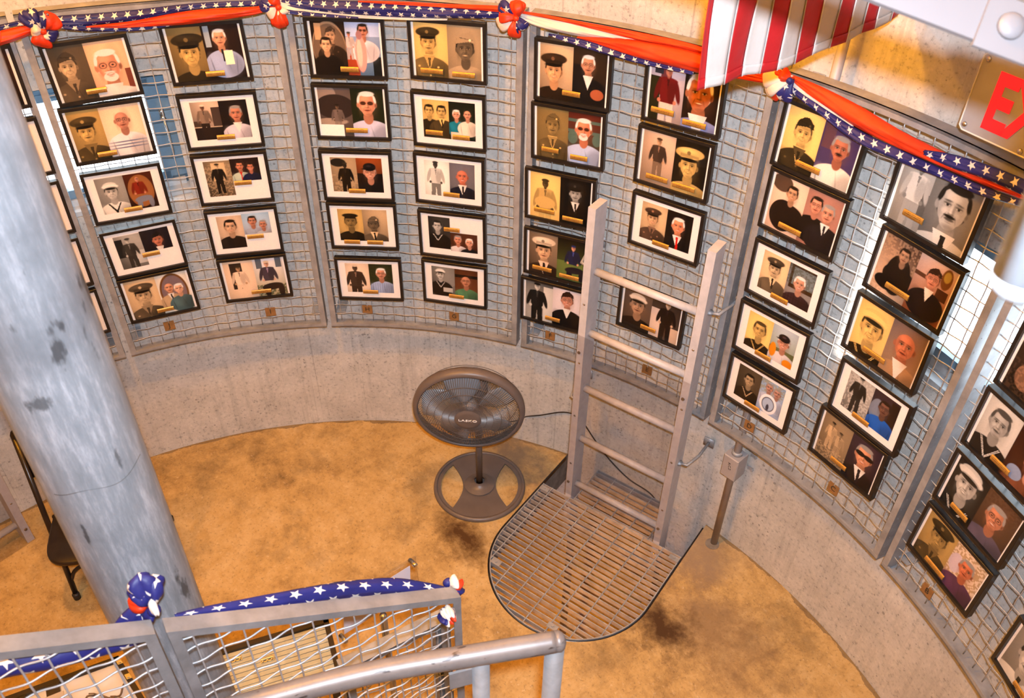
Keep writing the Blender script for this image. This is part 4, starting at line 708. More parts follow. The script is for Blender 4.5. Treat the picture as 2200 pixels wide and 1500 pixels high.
# lettered tags
for L_, th, z in (('J',-.2265,.882),('I',-.4256,.874),('H',-.6244,.868),('G',-.8076,.868),('F',-1.0142,.872),('E',-1.225,.878),('D',-1.4487,.876),('C',-1.6323,.883),('B',-1.8444,.862)):
    M = frame_M(th, 2.266, z); e = bpy.data.objects.new('letter_tag', None); col.objects.link(e); e.matrix_world = M
    e['label'] = 'small brown square tag lettered %s hanging under the frames' % L_; e['category'] = 'tag'; e['group'] = 'brown lettered tags under the frame columns'
    mk('plate', *box((0,0,0),(.046,.046,.003)), M_BROWNT, e, loc=(0,0,0))
    mo('letter', text_mesh(L_, .032), M_INK, e, loc=(0,0,.002))
    mk('wire_hook', *tube([(0,.014,.002),(.001,.022,.004),(0,.030,-.002),(-.006,.032,-.008)],.0012,6), M_GALV2, e, True, loc=(0,0,0))
SW={
 'KJ':[('B',[ (-0.12,2.29,-0.117,2.27),(-0.134,2.292,-0.131,2.275),(-0.15,2.294,-0.148,2.276),(-0.172,2.285,-0.169,2.266) ]),('R',[ (-0.118,2.272,-0.11,2.222),(-0.138,2.276,-0.131,2.23),(-0.158,2.279,-0.153,2.242),(-0.17,2.272,-0.167,2.251) ]),],
 'JI':[('B',[ (-0.196,2.287,-0.192,2.259),(-0.207,2.295,-0.202,2.255),(-0.251,2.291,-0.245,2.25),(-0.32,2.291,-0.316,2.254),(-0.406,2.3,-0.404,2.276),(-0.493,2.303,-0.491,2.281),(-0.521,2.303,-0.519,2.284) ]),('B',[ (-0.194,2.275,-0.192,2.256),(-0.246,2.253,-0.243,2.232),(-0.314,2.238,-0.312,2.218),(-0.368,2.237,-0.367,2.227) ]),('R',[ (-0.239,2.253,-0.238,2.248),(-0.277,2.254,-0.275,2.238),(-0.316,2.258,-0.313,2.232),(-0.404,2.279,-0.399,2.231),(-0.491,2.283,-0.489,2.251),(-0.52,2.29,-0.518,2.265) ]),],
 'HG':[('B',[ (-0.546,2.303,-0.544,2.286),(-0.576,2.306,-0.573,2.27),(-0.644,2.304,-0.642,2.255),(-0.746,2.306,-0.745,2.252),(-0.85,2.312,-0.85,2.268),(-0.909,2.315,-0.909,2.282) ]),('W',[ (-0.545,2.3,-0.543,2.27),(-0.574,2.283,-0.573,2.261),(-0.642,2.26,-0.641,2.245),(-0.745,2.256,-0.744,2.245),(-0.819,2.263,-0.818,2.256) ]),('R',[ (-0.672,2.309,-0.672,2.303),(-0.747,2.314,-0.746,2.301),(-0.819,2.318,-0.819,2.303),(-0.909,2.331,-0.909,2.308) ]),('B',[ (-0.546,2.276,-0.545,2.261),(-0.601,2.264,-0.6,2.25),(-0.67,2.252,-0.67,2.245) ]),],
 'FE':[('W',[ (-0.942,2.314,-0.943,2.288),(-0.97,2.311,-0.97,2.27),(-1.032,2.306,-1.033,2.261),(-1.115,2.297,-1.116,2.272),(-1.197,2.299,-1.198,2.29) ]),('R',[ (-0.942,2.32,-0.942,2.311),(-0.969,2.32,-0.97,2.309),(-1.053,2.316,-1.053,2.299),(-1.135,2.318,-1.137,2.29),(-1.23,2.32,-1.232,2.295),(-1.342,2.304,-1.345,2.276) ]),('R',[ (-1.039,2.264,-1.039,2.258),(-1.054,2.269,-1.055,2.256),(-1.136,2.293,-1.139,2.234),(-1.232,2.301,-1.237,2.233),(-1.314,2.287,-1.317,2.255),(-1.358,2.296,-1.361,2.268) ]),('B',[ (-0.992,2.261,-0.992,2.254),(-1.055,2.259,-1.055,2.23),(-1.139,2.24,-1.14,2.218),(-1.236,2.239,-1.237,2.225) ]),],
 'DC':[('R',[ (-1.383,2.313,-1.385,2.294),(-1.422,2.309,-1.428,2.263),(-1.489,2.294,-1.498,2.228),(-1.555,2.273,-1.563,2.222),(-1.618,2.268,-1.625,2.226),(-1.679,2.267,-1.685,2.235),(-1.737,2.271,-1.74,2.253),(-1.774,2.273,-1.777,2.261) ]),('W',[ (-1.385,2.302,-1.387,2.283),(-1.427,2.273,-1.429,2.256),(-1.49,2.236,-1.491,2.228) ]),('B',[ (-1.386,2.288,-1.389,2.266),(-1.428,2.262,-1.431,2.237),(-1.498,2.231,-1.503,2.193),(-1.563,2.226,-1.568,2.191),(-1.625,2.228,-1.63,2.202),(-1.684,2.238,-1.689,2.212),(-1.74,2.256,-1.743,2.24),(-1.777,2.263,-1.78,2.247) ]),('B',[ (-1.599,2.259,-1.601,2.245),(-1.636,2.282,-1.642,2.246),(-1.673,2.296,-1.68,2.259),(-1.728,2.31,-1.737,2.271),(-1.766,2.309,-1.774,2.273) ]),],
}
BOW={
 'J':(-0.177,2.262,[('B', -0.051, 0.064, 0.038), ('B', -0.022, 0.073, 0.031), ('B', 0.018, 0.062, 0.028), ('R', 0.051, 0.042, 0.052), ('R', -0.029, -0.051, 0.052), ('W', -0.035, 0.012, 0.045), ('W', -0.002, -0.035, 0.038), ('B', 0.037, -0.027, 0.034)]),
 'H':(-0.543,2.291,[('B', -0.07, 0.001, 0.034), ('R', -0.029, 0.033, 0.052), ('R', -0.002, -0.073, 0.048), ('W', -0.053, -0.019, 0.052), ('W', 0.011, -0.033, 0.034), ('R', -0.009, -0.077, 0.041), ('B', -0.059, 0.03, 0.024)]),
 'F':(-0.94,2.305,[('B', -0.066, 0.04, 0.038), ('R', 0.002, 0.055, 0.045), ('R', -0.066, -0.001, 0.045), ('W', -0.073, -0.038, 0.041), ('R', -0.015, -0.071, 0.038), ('B', 0.029, -0.038, 0.034), ('B', 0.004, -0.061, 0.017)]),
 'D':(-1.392,2.311,[('R', -0.073, 0.002, 0.031), ('W', -0.092, -0.034, 0.074), ('W', -0.07, -0.057, 0.045), ('R', -0.059, -0.072, 0.038), ('B', -0.018, -0.071, 0.041), ('R', -0.04, 0.009, 0.034)]),
}

def strip(colr, pts, par, Rb, k):
    """soft folded cloth band lofted between measured upper and lower edges"""
    P = []; m = len(pts)
    for i in range(m-1):
        for j in range(8):
            u = j/8; s_ = u*u*(3-2*u) if False else u
            q0 = pts[max(i-1,0)]; q1 = pts[i]; q2 = pts[i+1]; q3 = pts[min(i+2,m-1)]
            P.append(tuple(.5*((2*q1[n])+(-q0[n]+q2[n])*s_+(2*q0[n]-5*q1[n]+4*q2[n]-q3[n])*s_**2+(-q0[n]+3*q1[n]-3*q2[n]+q3[n])*s_**3) for n in range(4)))
    P.append(pts[-1]); V, F, UV = [], [], []; nc = 12; Lg = 0; prev = None
    for i, (t0, z0, t1, z1) in enumerate(P):
        h = abs(z0-z1); mid = ((t0+t1)/2,(z0+z1)/2)
        if prev: Lg += math.hypot((mid[0]-prev[0])*2.22, mid[1]-prev[1])
        prev = mid
        for j in range(nc+1):
            v_ = j/nc; bul = math.sin(PI*v_)**.7*min(.026, h*.42) + .0035*math.sin(v_*9+Lg*14+k*2)*math.sin(PI*v_) + .002*math.sin(v_*23-Lg*31+k)*math.sin(PI*v_)
            V.append(cp(t0+(t1-t0)*v_, Rb-bul, z0+(z1-z0)*v_)); UV.append((Lg, v_*h*1.15+.004))
        for j in range(nc-1,0,-1):
            v_ = j/nc; V.append(cp(t0+(t1-t0)*v_, Rb+.003, z0+(z1-z0)*v_)); UV.append((Lg, .002))
    R_ = 2*nc
    for i in range(len(P)-1):
        for j in range(R_): F.append((i*R_+j, i*R_+(j+1)%R_, (i+1)*R_+(j+1)%R_, (i+1)*R_+j))
    F.append(tuple(range(R_-1,-1,-1))); F.append(tuple((len(P)-1)*R_+j for j in range(R_)))
    o = mk(CLN[colr], V, F, CL[colr], par, True); uvl = o.data.uv_layers.new(name='UVMap'); li = np.zeros(len(o.data.loops), np.int32); o.data.loops.foreach_get('vertex_index', li)
    uvl.data.foreach_set('uv', np.array(UV, np.float32)[li].ravel()); return o
def petal(colr, M, dx, dz, w_, par, k, lift=.0, name=None):
    """one puffed loop of a bow, from the knot outwards, in the tangent plane of M"""
    Lg = math.hypot(dx, dz); an = math.atan2(dz, dx); V, F, UV = [], [], []; nu, nv = 14, 24
    for i in range(nu+1):
        u = i/nu; x = Lg*(u**.9)*1.04; hw = w_*.5*(.22+.95*math.sin(PI*min(u*.62+.05,.97))**1.1)*(1-.35*max(0,u-.8)/.2*max(0,u-.8)/.2*1.6); th_ = .005+.019*math.sin(PI*min(1,u*.85+.08))
        if i == nu: hw *= .55; th_ *= .5
        for j in range(nv):
            a = 2*PI*j/nv; fold = 1+.20*math.sin(3*a+k*1.7+u)*(.4+u)+.13*math.sin(6*a+k*2.9+4*u)
            V.append(M @ (Matrix.Rotation(an,4,'Z') @ Vector((x, hw*math.cos(a)*fold, lift+th_*.55+th_*.75*math.sin(a)*fold)))); UV.append((x+k*.017, (hw*math.cos(a))+.5))
    for i in range(nu):
        for j in range(nv): F.append((i*nv+j, i*nv+(j+1)%nv, (i+1)*nv+(j+1)%nv, (i+1)*nv+j))
    F.append(tuple(range(nv-1,-1,-1))); F.append(tuple(nu*nv+j for j in range(nv)))
    o = mk(name or {'R':'red_loop','W':'white_loop','B':'starred_blue_loop'}[colr], V, F, CL[colr], par, True); uvl = o.data.uv_layers.new(name='UVMap'); li = np.zeros(len(o.data.loops), np.int32); o.data.loops.foreach_get('vertex_index', li)
    uvl.data.foreach_set('uv', np.array(UV, np.float32)[li].ravel()); return o
SWL = {'KJ':'short end of star and stripe bunting at the far left beside the column','JI':'bunting swag with blue stars over red, above frames J and I','HG':'bunting swag mostly starred blue with a white edge, above frames H and G',
 'FE':'bunting swag mostly cream and red, above frames F and E beside the flag','DC':'bunting swag of red over starred blue, sagging across frames D and C'}
for kk, strips in SW.items():
    q = strips[0][1]; m_ = q[len(q)//2]
    t = thing('bunting_swag', SWL[kk], 'bunting', cp(m_[0],2.23,m_[1]), group='red white and blue bunting swags on the wire screens')
    for i, (c_, pts) in enumerate(strips): strip(c_, pts, t, 2.236-.006*i, i)
BL = {'J':'bunting bow with starred blue loops at far left beside the column','H':'bunting bow of red and white loops, between columns I and H','F':'bunting bow with pointed red top and starred blue loop, between columns G and F','D':'bunting bow with a big cream loop hanging under the flag'}
for kk, (th, z, pet) in BOW.items():
    t = thing('bunting_bow', BL[kk], 'bow', cp(th,2.2,z), group='bunting bows at the screen joints'); M = frame_M(th, 2.218, z)
    for i, (c_, dx, dz, w_) in enumerate(pet): petal(c_, M, dx, dz, w_, t, i, .004*(i%3))
    V, F = lathe([(.003,-.009),(.009,-.006),(.0115,0),(.009,.007),(.003,.009)], 14, M @ Matrix.Translation((0,0,.025)) @ Matrix.Rotation(.5,4,'X')); mk('knot', V, F, CL['R' if kk!='D' else 'B'], t, True)
# ------------------------------------------------------------------ ladders
def ladder(name, label, th, R, zlo, hi, s0, s1, rungs, brk, sheet=None):
    n_, t_ = nt(th)
    t = thing(name, label, 'ladder', n_*R + Vector((0,0,zlo)), group='grey fixed ladders with clear acrylic sheets')
    def Q(s, d, z): return n_*(R+d) + t_*s + Vector((0,0,z))
    for s in (s0, s1):
        V, F = box(Q(s,.045,(zlo+hi)/2),(.034,.088,hi-zlo),t_,n_); o = mk('rail', V, F, M_LADDER, t)
        for z in rungs:
            if z > zlo: mk('screw', *lathe([(.006,0),(.006,.003),(.003,.005)],8,frame_M(th,R+.003,z-.15).copy() @ Matrix.Translation((s,0,0))), M_CHROME, t)
    for z in rungs: mk('rung', *tube([Q(s0+.016,.045,z),Q(s1-.016,.045,z)],.0165,14), M_RUNG, t, True)
    for s, z in brk:
        sg = -1 if s < 0 else 1; x = (s0-.024) if s < 0 else (s1+.024)
        mk('wall_bracket', *join(tube([Q(x,.05,z),Q(x+sg*.03,.05,z+.005),Q(x+sg*.05,.13,z+.01),Q(x+sg*.05,.235,z+.01)],.007,8), lathe([(.014,0),(.014,.012)],10,Matrix.Translation(Q(x-sg*.004,.05,z-.006))), box(Q(x+sg*.05,.232,z+.01),(.05,.005,.05),t_,n_)), M_GALV, t, True)
    if sheet:
        z0, z1 = sheet
        mk('acrylic_sheet', *box(Q((s0+s1)/2,-.006,(z0+z1)/2),(s1-s0+.036,.005,z1-z0),t_,n_), M_ACRYL, t)
        for z in (z0+.09, z1-.09):
            for s in (s0,s1): mk('sheet_screw', *lathe([(.008,0),(.007,.004)],10,frame_M(th,R-.008,z) @ Matrix.Translation((s,0,0))), M_RUST, t)
    return t
ladder('ladder', 'grey ladder standing through the floor grating in front of screens F and E', LT, 2.132, -2.7, 1.655, -.25, .25, [1.345-.322*i for i in range(12)], [(-1,1.35),(1,1.36),(-1,.6),(1,.52)], (.015,1.03))
ladder('ladder', 'second grey ladder at far left, mostly outside the photo behind the column', .285, 2.175, 0., 1.655, -.25, .25, [.10+.32*i for i in range(5)], [(1,1.2)], (.003,1.03))
# ------------------------------------------------------------------ hatch grating
t = thing('floor_grating', 'D shaped galvanised bar grating covering the floor hatch at the foot of the ladder', 'grating', LP(0,HT,0))
GR = .388; TT = 2.122
def halfw(tt): return GR if tt >= HT else math.sqrt(max(0, GR*GR-(HT-tt)**2))
zc = -.0125
nb = int((TT-(HT-GR))/.0302)
for i in range(nb+1):
    tt = TT-.004-.0302*i; h = halfw(tt)-.003
    if h < .03: continue
    mk('bearing_bar', *box(LP(0,tt,zc),(2*h,.0048,.025),lt_,ln_), M_GALV, t)
for i in range(7):
    s = -.335+.105*i
    if abs(s) > GR: continue
    lo = HT-math.sqrt(GR*GR-s*s)
    mk('cross_rod', *tube([LP(s,lo+.003,-.001),LP(s,TT,-.001)],.0032,6), M_GALV, t)
edge = [LP(GR*math.cos(PI*i/36), HT-GR*math.sin(PI*i/36), 0) for i in range(37)]
edge = [LP(GR,TT,0)]+edge+[LP(-GR,TT,0)]
V, F = [], []
for i, q in enumerate(edge):
    a_ = (edge[min(i+1,len(edge)-1)]-edge[max(i-1,0)]).normalized(); nn = Vector((-a_.y,a_.x,0))*.0025
    V += [q-nn+Vector((0,0,-.034)), q+nn+Vector((0,0,-.034)), q+nn+Vector((0,0,.001)), q-nn+Vector((0,0,.001))]
for i in range(len(edge)-1):
    for k in range(4): F.append((i*4+k, i*4+(k+1)%4, i*4+4+(k+1)%4, i*4+4+k))
mk('edge_band', V, F, M_GALV, t)
for i in range(8):
    tt = TT+.012+.0302*i; mk('bearing_bar', *box(LP(0,tt,zc),(.418,.0048,.025),lt_,ln_), M_GALV, t)
for s in (-.209,-.105,0.,.105,.209): mk('cross_rod', *tube([LP(s,TT,-.001),LP(s,TT+.236,-.001)],.0032,6), M_GALV, t)
mk('end_band', *box(LP(0,TT+.238,zc),(.42,.004,.034),lt_,ln_), M_GALV, t)
for s, tt in ((-.365,TT-.03),(.365,TT-.03),(-.30,HT-.2),(.10,HT-.33)): mk('hold_down_clip', *join(box(LP(s,tt,.003),(.05,.028,.003),lt_,ln_), lathe([(.006,.003),(.006,.010)],8,Matrix.Translation(LP(s,tt,0)))), M_GALV, t)
tag(mk('hatch_frame', *join(*[tube([LP((HR-.003)*math.cos(PI*i/36), HT-(HR-.003)*math.sin(PI*i/36), -.006) for i in range(37)],.004,6), box(LP(-HR+.004,(HT+2.34)/2,-.01),(.006,2.34-HT,.02),lt_,ln_), box(LP(HR-.004,(HT+2.34)/2,-.01),(.006,2.34-HT,.02),lt_,ln_)]), M_DARKS), 'thin dark steel frame lining the D shaped hatch in the floor', 'frame')
# ------------------------------------------------------------------ pedestal fan
FB = Vector((1.262,-1.572,0)); n0 = (CP-Vector((FB.x,FB.y,CP.z))).normalized()
t = thing('pedestal_fan', 'brown grey pedestal fan on the floor left of the ladder', 'fan', FB)
FRX = Vector((-n0.y,n0.x,0))              # to the left seen from the fan front
def base_mesh():
    V, F = [], []; N = 72; R = .228; bm = bmesh.new(); 
    outer = [(R*math.cos(2*PI*i/N), R*math.sin(2*PI*i/N)) for i in range(N)]
    def eye(sg):
        P = []
        for i in range(17):
            a = -1.0+2.0*i/16; P.append((sg*.198*math.cos(a*.82), .198*math.sin(a*.82)))
        for i in range(1,16):
            a = 1-2*i/16; P.append((sg*(.198*math.cos(.82)-.052*math.cos(a*PI/2)), .198*math.sin(.82)*a))
        return P
    for z, sc_ in ((.012,1.),):
        es = []
        for L_ in (outer, eye(1), eye(-1)):
            vs = [bm.verts.new((x,y,z)) for x,y in L_]
            es += [bm.edges.new((vs[i],vs[(i+1)%len(vs)])) for i in range(len(vs))]
        bmesh.ops.triangle_fill(bm, edges=es, use_beauty=True)
    g = bmesh.ops.extrude_face_region(bm, geom=bm.faces[:]); 
    for v in [q for q in g['geom'] if isinstance(q, bmesh.types.BMVert)]: v.co.z += .010; v.co.x *= .985; v.co.y *= .985
    bmesh.ops.recalc_face_normals(bm, faces=bm.faces[:])
    bmesh.ops.translate(bm, verts=bm.verts[:], vec=(0,0,-.010))
    me = bpy.data.meshes.new('base'); bm.to_mesh(me); bm.free(); return me
me = base_mesh()
MB = Matrix((FRX, n0, Vector((0,0,1)))).transposed().to_4x4(); MB = Matrix.Translation(FB) @ MB
me.transform(MB); mo('base', me, M_FAN, t)
Vb, Fb = [], []
for i in range(73):
    a = 2*PI*i/72; 
V, F = lathe([(.228,.0),(.232,.004),(.230,.016),(.222,.021),(.214,.0205),(.214,.012)], 72, MB, caps=False); mk('base_rim', V, F, M_FAN, t, True)
V, F = lathe([(.075,.020),(.055,.028),(.030,.036),(.026,.05)], 32, MB, caps=False); mk('base_boss', V, F, M_FAN, t, True)
mk('pole', *tube([FB+Vector((0,0,.03)),FB+Vector((0,0,.58))],.0165,16), M_FAN, t, True)
up = Vector((0,0,1)); n1 = Matrix.Rotation(math.radians(-5),3,'Z') @ n0; FC = FB+n1*.12-FRX*.032+Vector((0,0,.66))
el = math.radians(-5); fn = (n1*math.cos(el)+up*math.sin(el)).normalized(); fx = up.cross(fn).normalized(); fy = fn.cross(fx)
ro = math.radians(-3); fx, fy = fx*math.cos(ro)+fy*math.sin(ro), fy*math.cos(ro)-fx*math.sin(ro)
MF = Matrix.Translation(FC) @ Matrix((fx, fy, fn)).transposed().to_4x4()
FR = .243
V, F = lathe([(.05,-.19),(.075,-.17),(.080,-.09),(.06,-.07)], 28, MF); mk('motor_housing', V, F, M_FAN, t, True)
mk('neck', *tube([FB+Vector((0,0,.54)),FB+Vector((0,0,.60)), FC-fn*.13-fy*.05],.027,14), M_FAN, t, True)
V, F = lathe([(FR-.006,-.026),(FR+.007,-.020),(FR+.010,.0),(FR+.006,.018),(FR-.010,.026),(FR-.016,.022),(FR-.010,.012),(FR-.004,-.018)], 96, MF, caps=False); mk('rim_band', V, F, M_FAN, t, True)
def grille(n, depth, r0, r1, sgn, z0, name, rings):
    parts = []
    for i in range(n):
        a = 2*PI*i/n; pts = []
        for j in range(7):
            u = j/6; r = r0+(r1-r0)*u; z = z0+sgn*depth*(1-u**2.4); aa = a+.10*(1-u)*sgn
            pts.append(MF @ Vector((r*math.cos(aa), r*math.sin(aa), z)))
        parts.append(tube(pts, .0015, 4, caps=False))
    for r, z in rings: parts.append(tube([MF @ Vector((r*math.cos(2*PI*k/72), r*math.sin(2*PI*k/72), z)) for k in range(72)], .0016, 5, closed=True))
    V, F = join(*parts); return mk(name, V, F, M_FANG, t, kind='stuff')
def gz(r): u = (r-.06)/(FR-.012-.06); return .018+.045*(1-max(0,u)**2.4)
grille(132, .045, .06, FR-.012, 1, .018, 'front_grille', [(r, gz(r)) for r in (.085,.115,.15,.185)])
grille(120, .10, .075, FR-.006, -1, -.02, 'rear_grille', [(.12,-.115),(.18,-.09),(.22,-.06)])
V, F = lathe([(.0,.071),(.040,.0705),(.052,.068),(.058,.064),(.066,.062),(.07,.056)], 48, MF, caps=False); mk('grille_hub', V, F, M_FAN, t, True)
me = text_mesh('LASKO', .022, .0008); me.transform(MF @ Matrix.Translation((0,.002,.0722)) @ Matrix.Diagonal((1.25,.8,1,1))); mo('maker_badge', me, M_WHITEP, t)
for b_ in range(5):
    V, F = [], []; 
    for i in range(9):
        u = i/8; r = .035+.178*u; hw = (.30+.24*math.sin(PI*u**.8))
        for j in range(7):
            v_ = j/6-.5; a = 2*PI*b_/5+.35+v_*2*hw+.25*u; V.append(MF @ Vector((r*math.cos(a), r*math.sin(a), -.012+.045*v_*(1-.3*u))))
    for i in range(8):
        for j in range(6): F.append((i*7+j,i*7+j+1,(i+1)*7+j+1,(i+1)*7+j))
    o = mk('blade', V, F, M_BLADE, t, True); md = o.modifiers.new('s','SOLIDIFY'); md.thickness = .002
V, F = lathe([(.04,-.04),(.04,.02),(.02,.028)], 24, MF); mk('blade_hub', V, F, M_BLADE, t, True)
cc = [FC-fn*.15+fx*-.0, cp(-.905,2.12,.42), cp(-.93,2.30,.22)]+[cp(a,2.388,z) for a, z in ((-.95,.19),(-.983,.229),(-1.03,.295),(-1.06,.31),(-1.078,.285),(-1.114,.177),(-1.151,.088),(-1.199,.017),(-1.257,-.013),(-1.30,-.12))]
def smooth(pts, n=6):
    out = []; m = len(pts)
    for i in range(m-1):
        a,b,c_,d = [Vector(pts[k]) for k in (max(i-1,0),i,i+1,min(i+2,m-1))]
        for j in range(n): u = j/n; out.append(.5*((2*b)+(c_-a)*u+(2*a-5*b+4*c_-d)*u*u+(3*b-a-3*c_+d)*u**3))
    return out+[Vector(pts[-1])]
mk('power_cord', *tube(smooth(cc),.0036,6), M_CORD, t, True)
# ------------------------------------------------------------------ conduit with a junction box, and the conduit above the screens
th = -1.4236
t = thing('junction_box', 'grey junction box on a vertical conduit under tag D', 'electrical box', cp(th,2.34,0))
mk('conduit', *tube([cp(th,2.338,-.02),cp(th,2.338,2.9)],.0165,14), M_BOX, t, True)
M = frame_M(th, 2.335, .555)
def chamf(w_, h_, d_, c_=.012):
    V = []
    for z, k in ((-d_/2,0),(d_/2-c_,0),(d_/2,c_)): V += [M @ Vector((sx*(w_/2-k), sy*(h_/2-k), z)) for sx, sy in ((-1,-1),(1,-1),(1,1),(-1,1))]
    return V, [(3,2,1,0),(8,9,10,11)]+[(r*4+k,r*4+(k+1)%4,r*4+4+(k+1)%4,r*4+4+k) for r in range(2) for k in range(4)]
V, F = chamf(.075,.125,.075,.004); mk('box_body', V, F, M_BOX, t)
V, F = lathe([(.024,0),(.024,.014),(.019,.016)],16,Matrix.Translation(cp(th,2.338,.618))); mk('conduit_collar', V, F, M_GALV, t, True)
me = text_mesh('A.C.2', .018, .0003); me.transform(M @ Matrix.Translation((.0,.012,.0382)) @ Matrix.Rotation(-1.35,4,'Z')); mo('handwriting', me, M_INK, t)
for z in (.60,.52): mk('strap_bolt', *join(lathe([(.006,0),(.006,.012)],8,frame_M(th,2.398,z) @ Matrix.Translation((.062,0,0))), box(cp(th,2.397,z)+nt(th)[1]*.05,(.03,.004,.02),nt(th)[1],nt(th)[0])), M_GALV, t)
V, F = lathe([(.033,.0005),(.033,.002)],24,Matrix.Translation(cp(th,2.325,0))); tag(mk('conduit_hole_shade_disc', V, F, M_EDGE), 'dark flat disc standing for the shaded hole where the conduit goes down', 'hole')  # dark disc on the floor, shade of the hole put into its colour
# ------------------------------------------------------------------ near railing, lower railing, handrail
RA = Vector((-.115,0,0)); RD = Vector((.0523,.99863,0)); RN = Vector((RD.y,-RD.x,0)); SL = .575; ZR = 1.8985   # the stair railing climbs to the left
def stair_panel(label, s0, s1, s_first, pitch, z_first):
    t = thing('mesh_railing', label, 'railing', RA+RD*s0+Vector((0,0,ZR+SL*s0-.95)), group=GRP)
    zt = lambda s: ZR+SL*s
    def Q(s, n_, z): return RA+RD*s+RN*n_+Vector((0,0,z))
    def bar(sa, sb, na, nb_, da, db):     # follows the slope
        return boxpts([Q(sa,na,zt(sa)-db),Q(sb,na,zt(sb)-db),Q(sb,nb_,zt(sb)-db),Q(sa,nb_,zt(sa)-db),Q(sa,na,zt(sa)-da),Q(sb,na,zt(sb)-da),Q(sb,nb_,zt(sb)-da),Q(sa,nb_,zt(sa)-da)])
    W_ = .036; H_ = .95
    mk('top_channel', *join(bar(s0,s1,0,W_,0,.005), bar(s0,s1,0,.004,.005,.022)), M_NEAR, t)
    mk('bottom_channel', *join(bar(s0,s1,0,W_,H_-.005,H_), bar(s0,s1,0,.004,H_-.022,H_-.005)), M_NEAR, t)
    for sa, sb in ((s0+.0004,s0+.021),(s1-.021,s1-.0004)):
        mk('side_channel', *join(bar(sa,sb,.0004,.0044,.0052,H_-.0052), bar(sa if sa < (s0+s1)/2 else sb-.004, sa+.004 if sa < (s0+s1)/2 else sb,.0046,W_-.0006,.0054,H_-.0054)), M_NEAR, t)
    s = s_first; k = 0
    while s > min(s0,s1)+.022:
        if s < s1-.02:
            n_ = 44; mk('vertical_wire', *tube([Q(s,.014+.0022*math.cos(PI*i/2+PI*k),zt(s)-.006-(H_-.012)*i/n_) for i in range(n_+1)],.0021,6), M_GALV2, t, True)
        s -= pitch; k += 1
    z = z_first+.0437*30; j = 0
    while z > zt(s0)-H_:
        sa = max(s0+.012, (z-ZR)/SL+.012); sb = min(s1-.012, (z+H_-ZR)/SL-.012)
        if sb-sa > .03 and sa < s1-.03:
            n_ = max(4,int((sb-sa)/pitch*6)); mk('horizontal_wire', *tube([Q(sa+(sb-sa)*i/n_,.014-.0036*math.cos(PI*(s_first-(sa+(sb-sa)*i/n_))/pitch+PI*j),z) for i in range(n_+1)],.0021,6), M_GALV2, t, True)
        z -= .0437; j += 1
    return t
def guard(name, label, o, d, nrm, L0, L1, ztop, zbot, sp, wd=.030, cw=.022, group=None, posts=True, phase=0., vo=None):
    """flat panel railing: channel frame with crimped wire mesh; runs from o+d*L0 to o+d*L1"""
    t = thing(name, label, 'railing', o+d*L0+Vector((0,0,zbot)), group=group); up = Vector((0,0,1))
    def Q(s, n_, z): return o+d*s+nrm*n_+Vector((0,0,z))
    m_ = (L0+L1)/2; Ln = abs(L1-L0); a_, b_ = min(L0,L1), max(L0,L1)
    mk('top_channel', *join(box(Q(m_,wd/2,ztop-.003),(Ln,wd,.006),d,nrm), box(Q(m_,.002,ztop-.011),(Ln,.004,.018),d,nrm)), M_NEAR, t)
    mk('bottom_channel', *join(box(Q(m_,wd/2,zbot+.003),(Ln,wd,.006),d,nrm), box(Q(m_,.002,zbot+.011),(Ln,.004,.018),d,nrm)), M_NEAR, t)
    for s in (a_+cw/2, b_-cw/2): mk('side_channel', *join(box(Q(s,.002,(ztop+zbot)/2),(cw,.004,ztop-zbot),d,nrm), box(Q(a_+.002 if s < m_ else b_-.002,wd/2,(ztop+zbot)/2),(.004,wd,ztop-zbot),d,nrm)), M_NEAR, t)
    k = 0; s = a_+cw*.5+sp*(.75+phase); r = .0021
    zs = ztop-.03
    wl = []
    while s < b_-cw*.6:
        n_ = int((zs-zbot)/.04); pts = [Q(s, .013+.0024*math.cos(PI*i/2+PI*k), zs+.02-(zs+.01-zbot)*i/(2*n_)) for i in range(2*n_+1)]
        mk('vertical_wire', *tube(pts, r, 6), M_GALV2, t, True); s += sp; k += 1
    z = ztop-.045; j = 0; n_ = max(8,int(Ln/sp*4))
    while z > zbot+.02:
        pts = [Q(a_+.006+(Ln-.012)*i/n_, .013-.0042*math.cos(PI*(i/4.)*1.+PI*j), z) for i in range(n_+1)]
        mk('horizontal_wire', *tube(pts, r, 6), M_GALV2, t, True); z -= .0395; j += 1
    if posts:
        for s in (a_+.02, b_-.02): mk('post', *box(Q(s,.05,(ztop-.06)/2),(.03,.03,ztop-.06),d,nrm), M_NEAR, t)
    return t
GRP = 'wire mesh railings round the stair'
stair_panel('near sloping wire mesh railing panel on the right, a starred bunting roll along its top', -.6255, -.0005, -.0400, .0459, 1.7520)
stair_panel('near sloping wire mesh railing panel on the left, running out of the photo', .0175, .62, .5, .0443, 1.7409)
guard('mesh_railing', 'lower wire mesh railing further away, seen through the near right panel', Vector((.107,-.372,0)), Vector((-.0663,-.9978,0)).normalized(), Vector((.9978,-.0663,0)), 0, .345, 1.07, .08, .0508, group=GRP, wd=.045, cw=.03)
t = thing('stair_stringer', 'steel stringer carrying the near mesh railing, below the photo', 'stringer', RA)
V, F = boxpts([RA+RD*sa+RN*na+Vector((0,0,ZR+SL*sa-.95-dz)) for dz in (.06,.002) for sa, na in ((-.64,.002),(.63,.002),(.63,.034),(-.64,.034))]); mk('stringer_bar', V, F, M_NEAR, t)
for s in (-.60,.60):
    zt_ = ZR+SL*s-1.01; mk('stanchion', *box(RA+RD*s+RN*.018+Vector((0,0,zt_/2)),(.035,.03,zt_),RD,RN), M_NEAR, t)
